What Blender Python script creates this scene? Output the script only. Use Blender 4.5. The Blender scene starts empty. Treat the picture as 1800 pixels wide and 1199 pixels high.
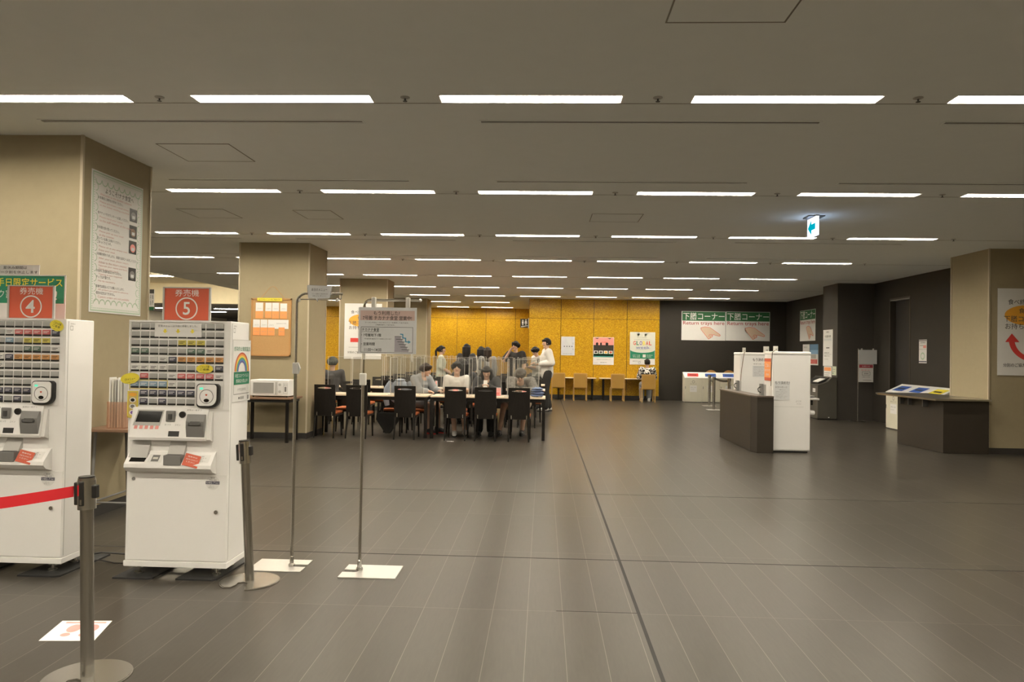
import bpy, bmesh, math, random
from mathutils import Vector, Matrix
random.seed(7)
PI = math.pi
sc = bpy.context.scene
COL = sc.collection

# ------------------------------------------------------------------ camera
CAM_H = 1.538
cd = bpy.data.cameras.new('camera'); cam = bpy.data.objects.new('camera', cd); COL.objects.link(cam)
cd.sensor_fit = 'HORIZONTAL'; cd.sensor_width = 36.0; cd.lens = 1300.0 / 1800.0 * 36.0
cd.clip_start = 0.05; cd.clip_end = 200
_p, _y, _r = 0.0150, -0.0425, 0.0157
_f = Vector((math.sin(_y) * math.cos(_p), math.cos(_y) * math.cos(_p), math.sin(_p)))
_rt = Vector((math.cos(_y), -math.sin(_y), 0)); _up = _rt.cross(_f)
_r2 = math.cos(_r) * _rt + math.sin(_r) * _up; _u2 = -math.sin(_r) * _rt + math.cos(_r) * _up
cam.matrix_world = Matrix(((_r2.x, _u2.x, -_f.x, 0), (_r2.y, _u2.y, -_f.y, 0), (_r2.z, _u2.z, -_f.z, CAM_H), (0, 0, 0, 1)))
sc.camera = cam
# ------------------------------------------------------------------ world, exposure
w = bpy.data.worlds.new('hall_world'); sc.world = w; w.use_nodes = True
w.node_tree.nodes['Background'].inputs[0].default_value = (1.0, 0.9, 0.75, 1)
w.node_tree.nodes['Background'].inputs[1].default_value = 0.05
sc.view_settings.view_transform = 'Standard'; sc.view_settings.look = 'None'
sc.view_settings.exposure = 0.0; sc.view_settings.gamma = 1.0; sc.view_settings.use_curve_mapping = False
sc.cycles.use_denoising = True
sc.cycles.max_bounces = 10; sc.cycles.diffuse_bounces = 5; sc.cycles.transparent_max_bounces = 64
sc.cycles.sample_clamp_indirect = 6.0
LAMP = 80.0                       # radiance of the ceiling lamps
LAMP_COL = (1.0, 0.90, 0.73)
CEIL = 3.354

# ------------------------------------------------------------------ materials
MATS = {}
def srgb(r, g, b):
    f = lambda c: (c / 255 / 12.92) if c / 255 <= 0.04045 else ((c / 255 + 0.055) / 1.055) ** 2.4
    return (f(r), f(g), f(b))
def mat(name, rgb, rough=0.6, metal=0.0, var=0.06, scale=6.0, spec=0.5, bump=0.0, bscale=200.0):
    if name in MATS: return MATS[name]
    m = bpy.data.materials.new(name); m.use_nodes = True; nt = m.node_tree; N = nt.nodes; L = nt.links
    b = N['Principled BSDF']; b.inputs['Roughness'].default_value = rough; b.inputs['Metallic'].default_value = metal
    b.inputs['Specular IOR Level'].default_value = spec
    tc = N.new('ShaderNodeTexCoord'); no = N.new('ShaderNodeTexNoise'); no.inputs['Scale'].default_value = scale
    no.inputs['Detail'].default_value = 3
    L.new(tc.outputs['Object'], no.inputs['Vector'])
    mx = N.new('ShaderNodeMix'); mx.data_type = 'RGBA'
    mx.inputs[6].default_value = (*[max(0, c * (1 - var)) for c in rgb], 1); mx.inputs[7].default_value = (*[min(1, c * (1 + var)) for c in rgb], 1)
    L.new(no.outputs['Fac'], mx.inputs[0]); L.new(mx.outputs[2], b.inputs['Base Color'])
    if bump:
        n2 = N.new('ShaderNodeTexNoise'); n2.inputs['Scale'].default_value = bscale; n2.inputs['Detail'].default_value = 4
        L.new(tc.outputs['Object'], n2.inputs['Vector'])
        bp = N.new('ShaderNodeBump'); bp.inputs['Strength'].default_value = bump; bp.inputs['Distance'].default_value = 0.004
        L.new(n2.outputs['Fac'], bp.inputs['Height']); L.new(bp.outputs['Normal'], b.inputs['Normal'])
    MATS[name] = m; return m
def emit(name, rgb, s):
    if name in MATS: return MATS[name]
    m = bpy.data.materials.new(name); m.use_nodes = True; N = m.node_tree.nodes; N.clear()
    e = N.new('ShaderNodeEmission'); e.inputs[0].default_value = (*rgb, 1); e.inputs[1].default_value = s
    o = N.new('ShaderNodeOutputMaterial'); m.node_tree.links.new(e.outputs[0], o.inputs[0]); MATS[name] = m; return m
def acrylic(name, tint, ior=1.3, base=0.04, body=(.75, .75, .72)):
    m = bpy.data.materials.new(name); m.use_nodes = True; N = m.node_tree.nodes; L = m.node_tree.links; N.clear()
    t = N.new('ShaderNodeBsdfTransparent'); t.inputs[0].default_value = (*tint, 1)
    g = N.new('ShaderNodeBsdfGlossy'); g.inputs['Roughness'].default_value = 0.06
    d = N.new('ShaderNodeBsdfDiffuse'); d.inputs[0].default_value = (*body, 1)
    fr0 = N.new('ShaderNodeFresnel'); fr0.inputs[0].default_value = ior
    ge = N.new('ShaderNodeNewGeometry'); inv = N.new('ShaderNodeMath'); inv.operation = 'SUBTRACT'; inv.inputs[0].default_value = 1
    L.new(ge.outputs['Backfacing'], inv.inputs[1]); fr = N.new('ShaderNodeMath'); fr.operation = 'MULTIPLY'; L.new(fr0.outputs[0], fr.inputs[0]); L.new(inv.outputs[0], fr.inputs[1])
    m1 = N.new('ShaderNodeMixShader'); m1.inputs[0].default_value = base; m2 = N.new('ShaderNodeMixShader')
    o = N.new('ShaderNodeOutputMaterial')
    L.new(t.outputs[0], m1.inputs[1]); L.new(d.outputs[0], m1.inputs[2]); L.new(fr.outputs[0], m2.inputs[0]); L.new(m1.outputs[0], m2.inputs[1]); L.new(g.outputs[0], m2.inputs[2])
    L.new(m2.outputs[0], o.inputs[0]); MATS[name] = m; return m

def floor_mat():
    m = bpy.data.materials.new('floor_tiles'); m.use_nodes = True; N = m.node_tree.nodes; L = m.node_tree.links
    b = N['Principled BSDF']
    tc = N.new('ShaderNodeTexCoord'); mp = N.new('ShaderNodeMapping')
    mp.inputs['Rotation'].default_value = (0, 0, PI / 2); mp.inputs['Location'].default_value = (0.56, 0.07, 0)
    L.new(tc.outputs['Object'], mp.inputs['Vector'])
    br = N.new('ShaderNodeTexBrick'); br.offset = 0.0; br.offset_frequency = 2
    br.inputs['Scale'].default_value = 1.0; br.inputs['Brick Width'].default_value = 1.29; br.inputs['Row Height'].default_value = 0.2065
    br.inputs['Mortar Size'].default_value = 0.0022; br.inputs['Mortar Smooth'].default_value = 0.3; br.inputs['Bias'].default_value = 0.0
    br.inputs['Color1'].default_value = (0.050, 0.044, 0.036, 1); br.inputs['Color2'].default_value = (0.062, 0.055, 0.045, 1)
    br.inputs['Mortar'].default_value = (0.145, 0.132, 0.112, 1)
    L.new(mp.outputs[0], br.inputs['Vector'])
    # fine streaks along each plank
    mp2 = N.new('ShaderNodeMapping'); mp2.inputs['Scale'].default_value = (42, 4.0, 1); L.new(tc.outputs['Object'], mp2.inputs['Vector'])
    no = N.new('ShaderNodeTexNoise'); no.inputs['Scale'].default_value = 1.6; no.inputs['Detail'].default_value = 6; L.new(mp2.outputs[0], no.inputs['Vector'])
    rp = N.new('ShaderNodeMapRange'); rp.inputs['From Min'].default_value = .3; rp.inputs['From Max'].default_value = .7
    rp.inputs['To Min'].default_value = .92; rp.inputs['To Max'].default_value = 1.08; L.new(no.outputs['Fac'], rp.inputs['Value'])
    mu = N.new('ShaderNodeMix'); mu.data_type = 'RGBA'; mu.blend_type = 'MULTIPLY'; mu.inputs[0].default_value = 1
    L.new(br.outputs['Color'], mu.inputs[6]); L.new(rp.outputs[0], mu.inputs[7]); L.new(mu.outputs[2], b.inputs['Base Color'])
    rr = N.new('ShaderNodeMapRange'); rr.inputs['To Min'].default_value = .279; rr.inputs['To Max'].default_value = .283
    L.new(no.outputs['Fac'], rr.inputs['Value']); L.new(rr.outputs[0], b.inputs['Roughness'])
    b.inputs['Specular IOR Level'].default_value = 0.20
    return m
def osb_mat():
    m = bpy.data.materials.new('orange_strand_board'); m.use_nodes = True; N = m.node_tree.nodes; L = m.node_tree.links
    b = N['Principled BSDF']; b.inputs['Roughness'].default_value = .32
    tc = N.new('ShaderNodeTexCoord')
    v = N.new('ShaderNodeTexVoronoi'); v.inputs['Scale'].default_value = 34; v.inputs['Randomness'].default_value = 1
    mp = N.new('ShaderNodeMapping'); mp.inputs['Scale'].default_value = (1, 1, 1.6); mp.inputs['Rotation'].default_value = (0, .6, 0)
    L.new(tc.outputs['Object'], mp.inputs[0]); L.new(mp.outputs[0], v.inputs['Vector'])
    n = N.new('ShaderNodeTexNoise'); n.inputs['Scale'].default_value = 55; n.inputs['Detail'].default_value = 5; L.new(mp.outputs[0], n.inputs['Vector'])
    ad = N.new('ShaderNodeMix'); ad.data_type = 'FLOAT'; ad.inputs[0].default_value = .5
    L.new(v.outputs['Color'], ad.inputs[2]); L.new(n.outputs['Fac'], ad.inputs[3])
    cr = N.new('ShaderNodeValToRGB'); e = cr.color_ramp.elements
    e[0].position = .28; e[0].color = (.38, .185, .003, 1); e[1].position = .72; e[1].color = (.66, .41, .022, 1)
    x = cr.color_ramp.elements.new(.5); x.color = (.49, .275, .006, 1)
    L.new(ad.outputs[0], cr.inputs[0]); L.new(cr.outputs[0], b.inputs['Base Color'])
    return m
def steel(name, rgb=(.62, .6, .57), rough=.25): return mat(name, rgb, rough, 1.0, .04, 30)

M_floor = floor_mat(); M_osb = osb_mat()
M_ceil = mat('ceiling_board', (.90, .93, .92), .9, var=.02, bump=.05, bscale=300)
M_reflect = mat('lamp_reflector_white', (.86, .86, .86), .5)
M_seam = mat('ceiling_seam', (.30, .28, .25), .9)
M_wallpaper = mat('beige_wallpaper', (.345, .29, .185), .85, var=.05, scale=14, bump=.25, bscale=160)
M_trim = mat('pale_corner_trim', (.52, .45, .33), .5)
M_base = mat('dark_baseboard', (.035, .032, .03), .45)
M_dark = mat('dark_brown_wall', (.032, .028, .0225), .6, var=.10, scale=2.5, spec=.3)
M_dark2 = mat('dark_brown_pillar', (.058, .052, .045), .55, var=.06, spec=.3)
M_cream = mat('cream_wall', (.85, .78, .62), .8)
M_greywall = mat('grey_wall', (.20, .19, .18), .7)
M_white = mat('white_enamel', (.90, .89, .875), .32, var=.015)
M_white2 = mat('white_plastic', (.86, .85, .835), .4, var=.02)
M_offw = mat('offwhite_panel', (.70, .68, .62), .5, var=.03)
M_lgrey = mat('light_grey_plastic', (.48, .47, .45), .45)
M_grey = mat('grey_plastic', (.20, .195, .19), .45)
M_dgrey = mat('dark_grey_plastic', (.075, .073, .07), .45)
M_black = mat('black_plastic', (.016, .015, .014), .4)
M_rubber = mat('black_rubber', (.02, .02, .02), .7)
M_screen = mat('black_glass', (.012, .012, .012), .08)
M_red = mat('red_print', (.60, .105, .050), .55)
M_redw = mat('red_ink', (.70, .06, .05), .6)
M_paper = mat('white_paper', (.80, .79, .77), .7, var=.02)
M_paperg = mat('greyish_paper', (.68, .69, .70), .7, var=.02)
M_ink = mat('black_ink', (.03, .03, .03), .7)
M_inkg = mat('grey_ink', (.28, .27, .26), .7)
M_pinkink = mat('pink_ink', (.62, .36, .34), .7)
M_green = mat('green_print', (.015, .21, .11), .6)
M_dgreen = mat('dark_green_print', (.02, .13, .045), .6)
M_pgreen = mat('pale_green_print', (.47, .60, .46), .6)
M_yellow = mat('yellow_print', (.85, .72, .06), .55)
M_orange = mat('orange_print', (.86, .42, .05), .55)
M_blue = mat('blue_print', (.05, .12, .45), .5)
M_navy = mat('navy_print', (.06, .06, .10), .5)
M_sky = mat('light_blue_print', (.30, .50, .70), .5)
M_cyan = mat('cyan_print', (.08, .35, .55), .55)
M_purple = mat('purple_print', (.22, .10, .38), .6)
M_skin = mat('skin', (.62, .40, .29), .55, var=.05)
M_hair = mat('black_hair', (.010, .008, .007), .55, var=.3, scale=40, spec=.25)
M_hairb = mat('dark_brown_hair', (.030, .020, .014), .55, var=.3, scale=40, spec=.25)
M_steel = steel('brushed_steel', (.52, .50, .46), .25); M_chrome = steel('chrome', (.74, .73, .71), .14)
M_tray = steel('satin_plate', (.78, .77, .74), .38)
M_wood_black = mat('black_stained_wood', (.011, .009, .0075), .42, var=.2, scale=18, spec=.22)
M_top = mat('pale_table_laminate', (.72, .58, .43), .4, var=.05)
M_orange_seat = mat('orange_upholstery', (.60, .17, .06), .8, var=.08, scale=30)
M_tan = mat('tan_upholstery', (.52, .30, .065), .7)
M_tanwood = mat('light_wood', (.56, .34, .11), .5, var=.12, scale=12)
M_cork = mat('cork', (.52, .31, .13), .9, var=.2, scale=120)
M_cframe = mat('wood_frame', (.50, .27, .10), .5)
M_note = mat('orange_note', (.92, .36, .12), .7)
M_brown = mat('brown_laminate', (.038, .031, .0235), .5, var=.10, scale=5, spec=.3)
M_brown2 = mat('brown_table_top', (.22, .13, .08), .45)
M_kiosk = mat('olive_grey_metal', (.085, .079, .066), .4, spec=.35)
M_pink = mat('pink_print', (.82, .33, .30), .6)
M_acr = acrylic('clear_acrylic', (.945, .945, .935), 1.3, .025); M_acre = mat('acrylic_edge', (.62, .60, .55), .3)
M_pinkbox = acrylic('pink_acrylic', (.94, .84, .77), 1.3, .12, (.80, .58, .46))
M_lamp = emit('lamp_diffuser', LAMP_COL, LAMP)

# ------------------------------------------------------------------ mesh builder
class MB:
    def __init__(s): s.v = []; s.f = []; s.fm = []
    def add(s, vs, fs, mi=0):
        b = len(s.v); s.v += [Vector(p) for p in vs]; s.f += [tuple(i + b for i in f) for f in fs]; s.fm += [mi] * len(fs); return s
    def box(s, x0, x1, y0, y1, z0, z1, bev=0.0, mi=0):
        if bev <= 0:
            return s.add([(x0,y0,z0),(x1,y0,z0),(x1,y1,z0),(x0,y1,z0),(x0,y0,z1),(x1,y0,z1),(x1,y1,z1),(x0,y1,z1)],
                  [(0,3,2,1),(4,5,6,7),(0,1,5,4),(1,2,6,5),(2,3,7,6),(3,0,4,7)], mi)
        bm = bmesh.new(); bmesh.ops.create_cube(bm, size=1)
        for v in bm.verts: v.co = Vector(((x0+x1)/2+v.co.x*(x1-x0), (y0+y1)/2+v.co.y*(y1-y0), (z0+z1)/2+v.co.z*(z1-z0)))
        bmesh.ops.bevel(bm, geom=list(bm.edges), offset=bev, segments=2, affect='EDGES', profile=.5)
        return s.frombm(bm, mi)
    def frombm(s, bm, mi=0):
        bm.verts.index_update(); s.add([v.co.copy() for v in bm.verts], [[v.index for v in f.verts] for f in bm.faces], mi); bm.free(); return s
    def cone(s, p0, p1, r0, r1, n=14, mi=0, caps=True):
        p0 = Vector(p0); p1 = Vector(p1); d = (p1 - p0).normalized(); a = d.orthogonal().normalized(); b = d.cross(a)
        vs = []
        for p, r in ((p0, r0), (p1, r1)):
            vs += [p + r * (math.cos(2*PI*i/n) * a + math.sin(2*PI*i/n) * b) for i in range(n)]
        fs = [(i, (i+1) % n, n + (i+1) % n, n + i) for i in range(n)]
        if caps: fs += [tuple(range(n))[::-1], tuple(range(n, 2*n))]
        return s.add(vs, fs, mi)
    def cyl(s, p0, p1, r, n=14, mi=0): return s.cone(p0, p1, r, r, n, mi)
    def tube(s, pts, r, n=10, mi=0):
        pts = [Vector(p) for p in pts]; rings = []; a = None
        for i, p in enumerate(pts):
            d = ((pts[min(i+1, len(pts)-1)] - p).normalized() + (p - pts[max(i-1, 0)]).normalized()).normalized()
            a = d.orthogonal().normalized() if a is None else (a - a.dot(d) * d).normalized()
            b = d.cross(a); rr = r[i] if isinstance(r, (list, tuple)) else r
            rings.append([p + rr * (math.cos(2*PI*k/n) * a + math.sin(2*PI*k/n) * b) for k in range(n)])
        vs = [q for g in rings for q in g]; fs = []
        for i in range(len(pts) - 1):
            fs += [(i*n+k, i*n+(k+1) % n, (i+1)*n+(k+1) % n, (i+1)*n+k) for k in range(n)]
        fs += [tuple(range(n))[::-1], tuple(range((len(pts)-1)*n, len(pts)*n))]
        return s.add(vs, fs, mi)
    def lathe(s, prof, c=(0,0), n=24, mi=0):
        vs = []; fs = []
        for r, z in prof: vs += [(c[0]+r*math.cos(2*PI*k/n), c[1]+r*math.sin(2*PI*k/n), z) for k in range(n)]
        for i in range(len(prof)-1): fs += [(i*n+k, i*n+(k+1) % n, (i+1)*n+(k+1) % n, (i+1)*n+k) for k in range(n)]
        fs += [tuple(range(n))[::-1], tuple(range((len(prof)-1)*n, len(prof)*n))]
        return s.add(vs, fs, mi)
    def prism(s, poly, a0, a1, axis='z', mi=0):
        """poly in the two remaining axes: z->(x,y), x->(y,z), y->(x,z)"""
        P = {'z': lambda u, v, t: (u, v, t), 'x': lambda u, v, t: (t, u, v), 'y': lambda u, v, t: (u, t, v)}[axis]
        n = len(poly); vs = [P(u, v, a0) for u, v in poly] + [P(u, v, a1) for u, v in poly]
        fs = [tuple(range(n))[::-1], tuple(range(n, 2*n))] + [(i, (i+1) % n, n+(i+1) % n, n+i) for i in range(n)]
        return s.add(vs, fs, mi)
    def ellipsoid(s, c, r, n=16, m=10, mi=0, fn=None):
        vs = []; fs = []; c = Vector(c)
        for i in range(m+1):
            t = PI * i / m
            for k in range(n):
                d = Vector((math.sin(t)*math.cos(2*PI*k/n), math.sin(t)*math.sin(2*PI*k/n), math.cos(t)))
                p = Vector((d.x*r[0], d.y*r[1], d.z*r[2]))
                if fn: p = fn(p, d)
                vs.append(c + p)
        for i in range(m): fs += [(i*n+k, (i+1)*n+k, (i+1)*n+(k+1) % n, i*n+(k+1) % n) for k in range(n)]
        return s.add(vs, fs, mi)
    def ring(s, outer, inner, a0, a1, axis='y', mi=0):
        P = {'y': lambda u, v, t: (u, t, v), 'z': lambda u, v, t: (u, v, t), 'x': lambda u, v, t: (t, u, v)}[axis]; n = len(outer)
        vs = [P(*p, a0) for p in outer] + [P(*p, a0) for p in inner] + [P(*p, a1) for p in outer] + [P(*p, a1) for p in inner]; fs = []
        for i in range(n):
            j = (i+1) % n
            fs += [(i, j, n+j, n+i), (2*n+i, 3*n+i, 3*n+j, 2*n+j), (i, 2*n+i, 2*n+j, j), (n+i, n+j, 3*n+j, 3*n+i)]
        return s.add(vs, fs, mi)
    def xf(s, M):
        s.v = [M @ p for p in s.v]; return s
    def build(s, name, mats, parent=None, org=None, smooth=False):
        """vertices are in the thing's own frame when it has a parent; a top-level mesh gets its origin at its base centre"""
        me = bpy.data.meshes.new(name)
        if parent is None:
            if org is None:
                xs = [p.x for p in s.v]; ys = [p.y for p in s.v]; zs = [p.z for p in s.v]
                org = Vector(((min(xs)+max(xs))/2, (min(ys)+max(ys))/2, min(zs)))
            org = Vector(org)
        else:
            org = Vector(BASE.get(parent.name, (0, 0, 0)))
        me.from_pydata([tuple(p - org) for p in s.v], [], s.f)
        ms = mats if isinstance(mats, (list, tuple)) else [mats]
        for m in ms: me.materials.append(m)
        if len(ms) > 1: me.polygons.foreach_set('material_index', s.fm)
        bm = bmesh.new(); bm.from_mesh(me); bmesh.ops.recalc_face_normals(bm, faces=bm.faces); bm.to_mesh(me); bm.free()
        if smooth:
            me.polygons.foreach_set('use_smooth', [True] * len(me.polygons))
            me.set_sharp_from_angle(angle=math.radians(40))
        o = bpy.data.objects.new(name, me); COL.objects.link(o)
        if parent is None: o.location = org; BASE[o.name] = org
        else: o.parent = parent; BASE[o.name] = org
        return o
BASE = {}          # where the vertices of a thing's parts are measured from
def tag(o, label, cat, group=None, kind=None):
    o['label'] = label; o['category'] = cat
    if group: o['group'] = group
    if kind: o['kind'] = kind
    return o
def thing(name, label, cat, base=(0, 0, 0), group=None, kind=None):
    o = bpy.data.objects.new(name, None); COL.objects.link(o); o.empty_display_size = .1
    o.location = base; BASE[o.name] = Vector(base)
    return tag(o, label, cat, group, kind)
def copy_thing(root, loc, rz, label, group=None):
    r = root.copy(); COL.objects.link(r); r.location = loc; r.rotation_euler = (0, 0, rz); r['label'] = label
    if group: r['group'] = group
    for ch in list(root.children):
        c = ch.copy(); COL.objects.link(c); c.parent = r
        for g in list(ch.children):
            d = g.copy(); COL.objects.link(d); d.parent = c
    return r
def struct(o, label, cat): return tag(o, label, cat, None, 'structure')

# ------------------------------------------------------------------ lettering and sheets
_TXT = {}
def text_mesh(body, bold):
    k = (body, bold)
    if k not in _TXT:
        c = bpy.data.curves.new('lettering', 'FONT'); c.body = body; c.resolution_u = 3; c.offset = bold
        o = bpy.data.objects.new('lettering', c); me = bpy.data.meshes.new_from_object(o)
        _TXT[k] = ([v.co.copy() for v in me.vertices], [tuple(p.vertices) for p in me.polygons])
        bpy.data.objects.remove(o); bpy.data.meshes.remove(me); bpy.data.curves.remove(c)
    return _TXT[k]
FACE = {'-y': ((1,0,0), (0,0,1)), '+x': ((0,1,0), (0,0,1)), '-x': ((0,-1,0), (0,0,1)), '+z': ((1,0,0), (0,1,0)), '+y': ((-1,0,0), (0,0,1))}
class Sheet:
    """a flat printed thing; coordinates in metres from its lower-left corner, x to its right, y up"""
    def __init__(s, o, face, wd, ht, step=.0012):
        s.o = Vector(o); s.r, s.u = (Vector(a) for a in (FACE[face] if isinstance(face, str) else face)); s.n = s.r.cross(s.u)
        s.w = wd; s.h = ht; s.lay = {}; s.step = step
    def P(s, x, y, k): return s.o + s.r * x + s.u * y + s.n * (k * s.step)
    def mb(s, part, m): return s.lay.setdefault((part, m.name), (MB(), m))[0]
    def rect(s, m, x0, y0, x1, y1, k=1, part='print'): return s.poly(m, [(x0,y0),(x1,y0),(x1,y1),(x0,y1)], k, part)
    def poly(s, m, pts, k=1, part='print'):
        n = len(pts); s.mb(part, m).add([s.P(x, y, k) for x, y in pts], [tuple(range(n))]); return s
    def ell(s, m, cx, cy, rx, ry, k=1, part='print', n=28, a0=0, a1=2*PI):
        full = abs(a1 - a0 - 2*PI) < 1e-6
        return s.poly(m, [(cx+rx*math.cos(a0+(a1-a0)*i/n), cy+ry*math.sin(a0+(a1-a0)*i/n)) for i in range(n + (0 if full else 1))], k, part)
    def arc(s, m, cx, cy, r0, r1, a0, a1, k=1, part='print', n=24, sy=1.0):
        vs = []
        for i in range(n+1):
            a = a0 + (a1-a0)*i/n
            vs += [s.P(cx+r0*math.cos(a), cy+sy*r0*math.sin(a), k), s.P(cx+r1*math.cos(a), cy+sy*r1*math.sin(a), k)]
        s.mb(part, m).add(vs, [(2*i, 2*i+1, 2*i+3, 2*i+2) for i in range(n)]); return s
    def frame(s, m, x0, y0, x1, y1, t, k=1, part='border'):
        for a in ((x0,y0,x1,y0+t), (x0,y1-t,x1,y1), (x0,y0,x0+t,y1), (x1-t,y0,x1,y1)): s.rect(m, *a, k, part)
        return s
    def line(s, m, pts, t, k=1, part='print'):
        for (xa, ya), (xb, yb) in zip(pts, pts[1:]):
            d = Vector((xb-xa, yb-ya)); q = Vector((-d.y, d.x)).normalized() * t/2; e = d.normalized() * t/2
            s.poly(m, [(xa-e.x+q.x,ya-e.y+q.y),(xa-e.x-q.x,ya-e.y-q.y),(xb+e.x-q.x,yb+e.y-q.y),(xb+e.x+q.x,yb+e.y+q.y)], k, part)
        return s
    def text(s, m, body, x0, y0, x1, y1, k=2, bold=.0, part='lettering'):
        vs, fs = text_mesh(body, bold)
        if not vs: return s
        ax = min(v.x for v in vs); bx = max(v.x for v in vs); ay = min(v.y for v in vs); by = max(v.y for v in vs)
        sx = (x1-x0) / max(bx-ax, 1e-6); sy = (y1-y0) / max(by-ay, 1e-6)
        s.mb(part, m).add([s.P(x0+(v.x-ax)*sx, y0+(v.y-ay)*sy, k) for v in vs], fs); return s
    def panel(s, t=.002):
        b = MB(); a = [s.P(0,0,0), s.P(s.w,0,0), s.P(s.w,s.h,0), s.P(0,s.h,0)]
        return b.add(a + [p - s.n*t for p in a], [(0,1,2,3),(4,7,6,5),(0,4,5,1),(1,5,6,2),(2,6,7,3),(3,7,4,0)])
    def done(s, parent):
        for (part, _), (b, m) in s.lay.items(): b.build(part.split('#')[0], m, parent)
    def make(s, name, m, label=None, cat=None, parent=None, t=.002, group=None):
        o = s.panel(t).build(name, m, parent)
        if parent is None: tag(o, label, cat, group)
        s.done(o); return o
def lines(sh, m, x0, x1, ys, h, texts, k=2):
    for y, tx in zip(ys, texts):
        if tx: sh.text(m, tx, x0, y, x0 + (x1-x0) * min(1, .12 + len(tx) / 26.0), y+h, k)

# ================================================================== SETTING
HALL_X0, HALL_X1, Y0, Y1 = -9.6, 8.08, -6.4, 30.9
struct(MB().box(-20, 9.5, Y0, 46, -.1, 0).build('floor', M_floor, org=(0, 0, 0)), 'dark grey brown plank tile floor running through the whole canteen hall', 'floor')
def lamp_spots():
    out = []
    for i in range(-3, 9):
        js = range(-4, 0) if i > 6 else range(-4, 4)
        for j in js:
            y = 5.27 + 3.105*i; x = -.1176 + 1.8*j
            if -5.9 < x < -3.3 and any(a-.2 < y < c+.2 for a, c in ((6.2,7.3),(12.5,13.5),(18.7,19.5),(25.5,26.4))): continue
            out.append((i, j, x, y))
    return out
spec = lamp_spots()
cb = MB(); yy = Y0
for i in range(-3, 9):
    yc = 5.27 + 3.105*i; cb.box(HALL_X0, 9.5, yy, yc-.074, CEIL, CEIL+.12); xx = HALL_X0
    for _, _, x, _ in [q for q in spec if q[0] == i]: cb.box(xx, x-.650, yc-.074, yc+.074, CEIL, CEIL+.12); xx = x+.650
    cb.box(xx, 9.5, yc-.074, yc+.074, CEIL, CEIL+.12); yy = yc+.074
cb.box(HALL_X0, 9.5, yy, 31.2, CEIL, CEIL+.12)
cl = cb.build('ceiling', M_ceil, org=(0, 12, CEIL))
struct(cl, 'flat off white board ceiling with rows of long lamps', 'ceiling')
struct(MB().box(-20, HALL_X0+.02, Y0, 31.05, 4.25, 4.37).box(HALL_X0, HALL_X0+.1, Y0, 31.05, CEIL+.12, 4.25).build('ceiling_high', M_cream), 'higher cream ceiling of the side bay past the left columns', 'ceiling')
struct(MB().box(-20, HALL_X0, 30.9, 31.05, 3.40, 4.25).build('wall_bulkhead', M_cream), 'cream bulkhead above the far left opening', 'wall')
struct(MB().box(-20, HALL_X0, 31.05, 46, 3.36, 3.46).build('ceiling_far', M_greywall), 'dim grey ceiling of the area past the bulkhead', 'ceiling')
struct(MB().box(-20, HALL_X0, 45.9, 46, 0, 3.36).build('wall_far', M_greywall), 'dim grey wall far beyond the left bay', 'wall')
struct(MB().box(-20.1, -20, Y0, 46, 0, 4.4).build('wall_left', M_cream), 'cream wall closing the left side bay', 'wall')
struct(MB().box(-20.1, 9.5, Y0-.1, Y0, 0, 4.4).build('wall_front', M_wallpaper), 'beige wall behind the viewer', 'wall')
# orange wall: front part and recessed part, built from flush strand boards with open joints
def board_wall(name, xs, y, zs, label, extra=None):
    b = MB()
    for x0, x1 in zip(xs, xs[1:]):
        for z0, z1 in zip(zs, zs[1:]): b.box(x0+.008, x1-.008, y, y+.04, z0+.006, z1-.006)
    o = b.build(name, M_osb); struct(o, label, 'wall')
    MB().box(xs[0], xs[-1], y+.03, y+.14, 0, CEIL).build('backing', M_dark, o)
    MB().box(xs[0], xs[-1], y-.004, y+.03, 0, .13).build('baseboard', M_base, o)
    return o
board_wall('wall_back', [-.5, .58, 1.69, 2.80, 3.89], 25.0, [.13, 2.70, CEIL], 'mottled orange strand board wall with posters and counter tables')
board_wall('wall_recess', [-9.6, -8.5, -7.3, -6.0, -4.82, -3.63, -2.42, -1.18, -.48], 30.9, [.13, 2.93, CEIL], 'recessed orange strand board wall behind the standing people')
struct(MB().box(-.5, -.46, 25.04, 30.9, 0, CEIL).build('wall_return', M_osb), 'orange return wall hidden behind the corner', 'wall')
struct(MB().box(3.89, 8.2, 25.0, 25.14, 0, CEIL).build('wall_dark', M_dark), 'dark brown back wall with tray return banners', 'wall')
# right-hand dark wall with a door recess (Y 16.68..17.62)
b = MB().box(HALL_X1, HALL_X1+.15, 12.4, 16.68, 0, CEIL).box(HALL_X1, HALL_X1+.15, 17.62, 25.0, 0, CEIL).box(HALL_X1, HALL_X1+.15, 16.68, 17.62, 2.9, CEIL)
struct(b.build('wall_right', M_dark), 'dark brown right wall with a doorway', 'wall')
b = MB().box(HALL_X1+.12, HALL_X1+.16, 16.68, 17.62, 0, 2.9)
d = struct(b.build('door_1', mat('near_black_door', (.022, .02, .02), .5)), 'near black door in the dark right wall', 'door')
b = MB()
for a in ((16.66, 16.70, 0, 2.9), (17.60, 17.64, 0, 2.9), (16.66, 17.64, 2.88, 2.92)): b.box(HALL_X1-.006, HALL_X1+.12, a[0], a[1], a[2], a[3])
b.build('door_frame', mat('bronze_frame', (.09, .08, .065), .4, .6), d)
MB().box(HALL_X1-.008, HALL_X1+.118, 16.70, 17.60, 2.865, 2.880).build('lit_header_trim', mat('lit_header_metal', (.42, .41, .38), .5), d)  # paler colour paints the lit underside of the door header
struct(MB().box(9.4, 9.5, Y0, 12.4, 0, CEIL).build('wall_side', M_wallpaper), 'beige wall to the right of the viewer outside the picture', 'wall')
# dark pillar against the right wall
p = MB().box(7.2, HALL_X1, 18.45, 19.4, 0, CEIL).build('pillar_dark', M_dark2); struct(p, 'square dark brown pillar standing out from the right wall', 'pillar')
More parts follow.
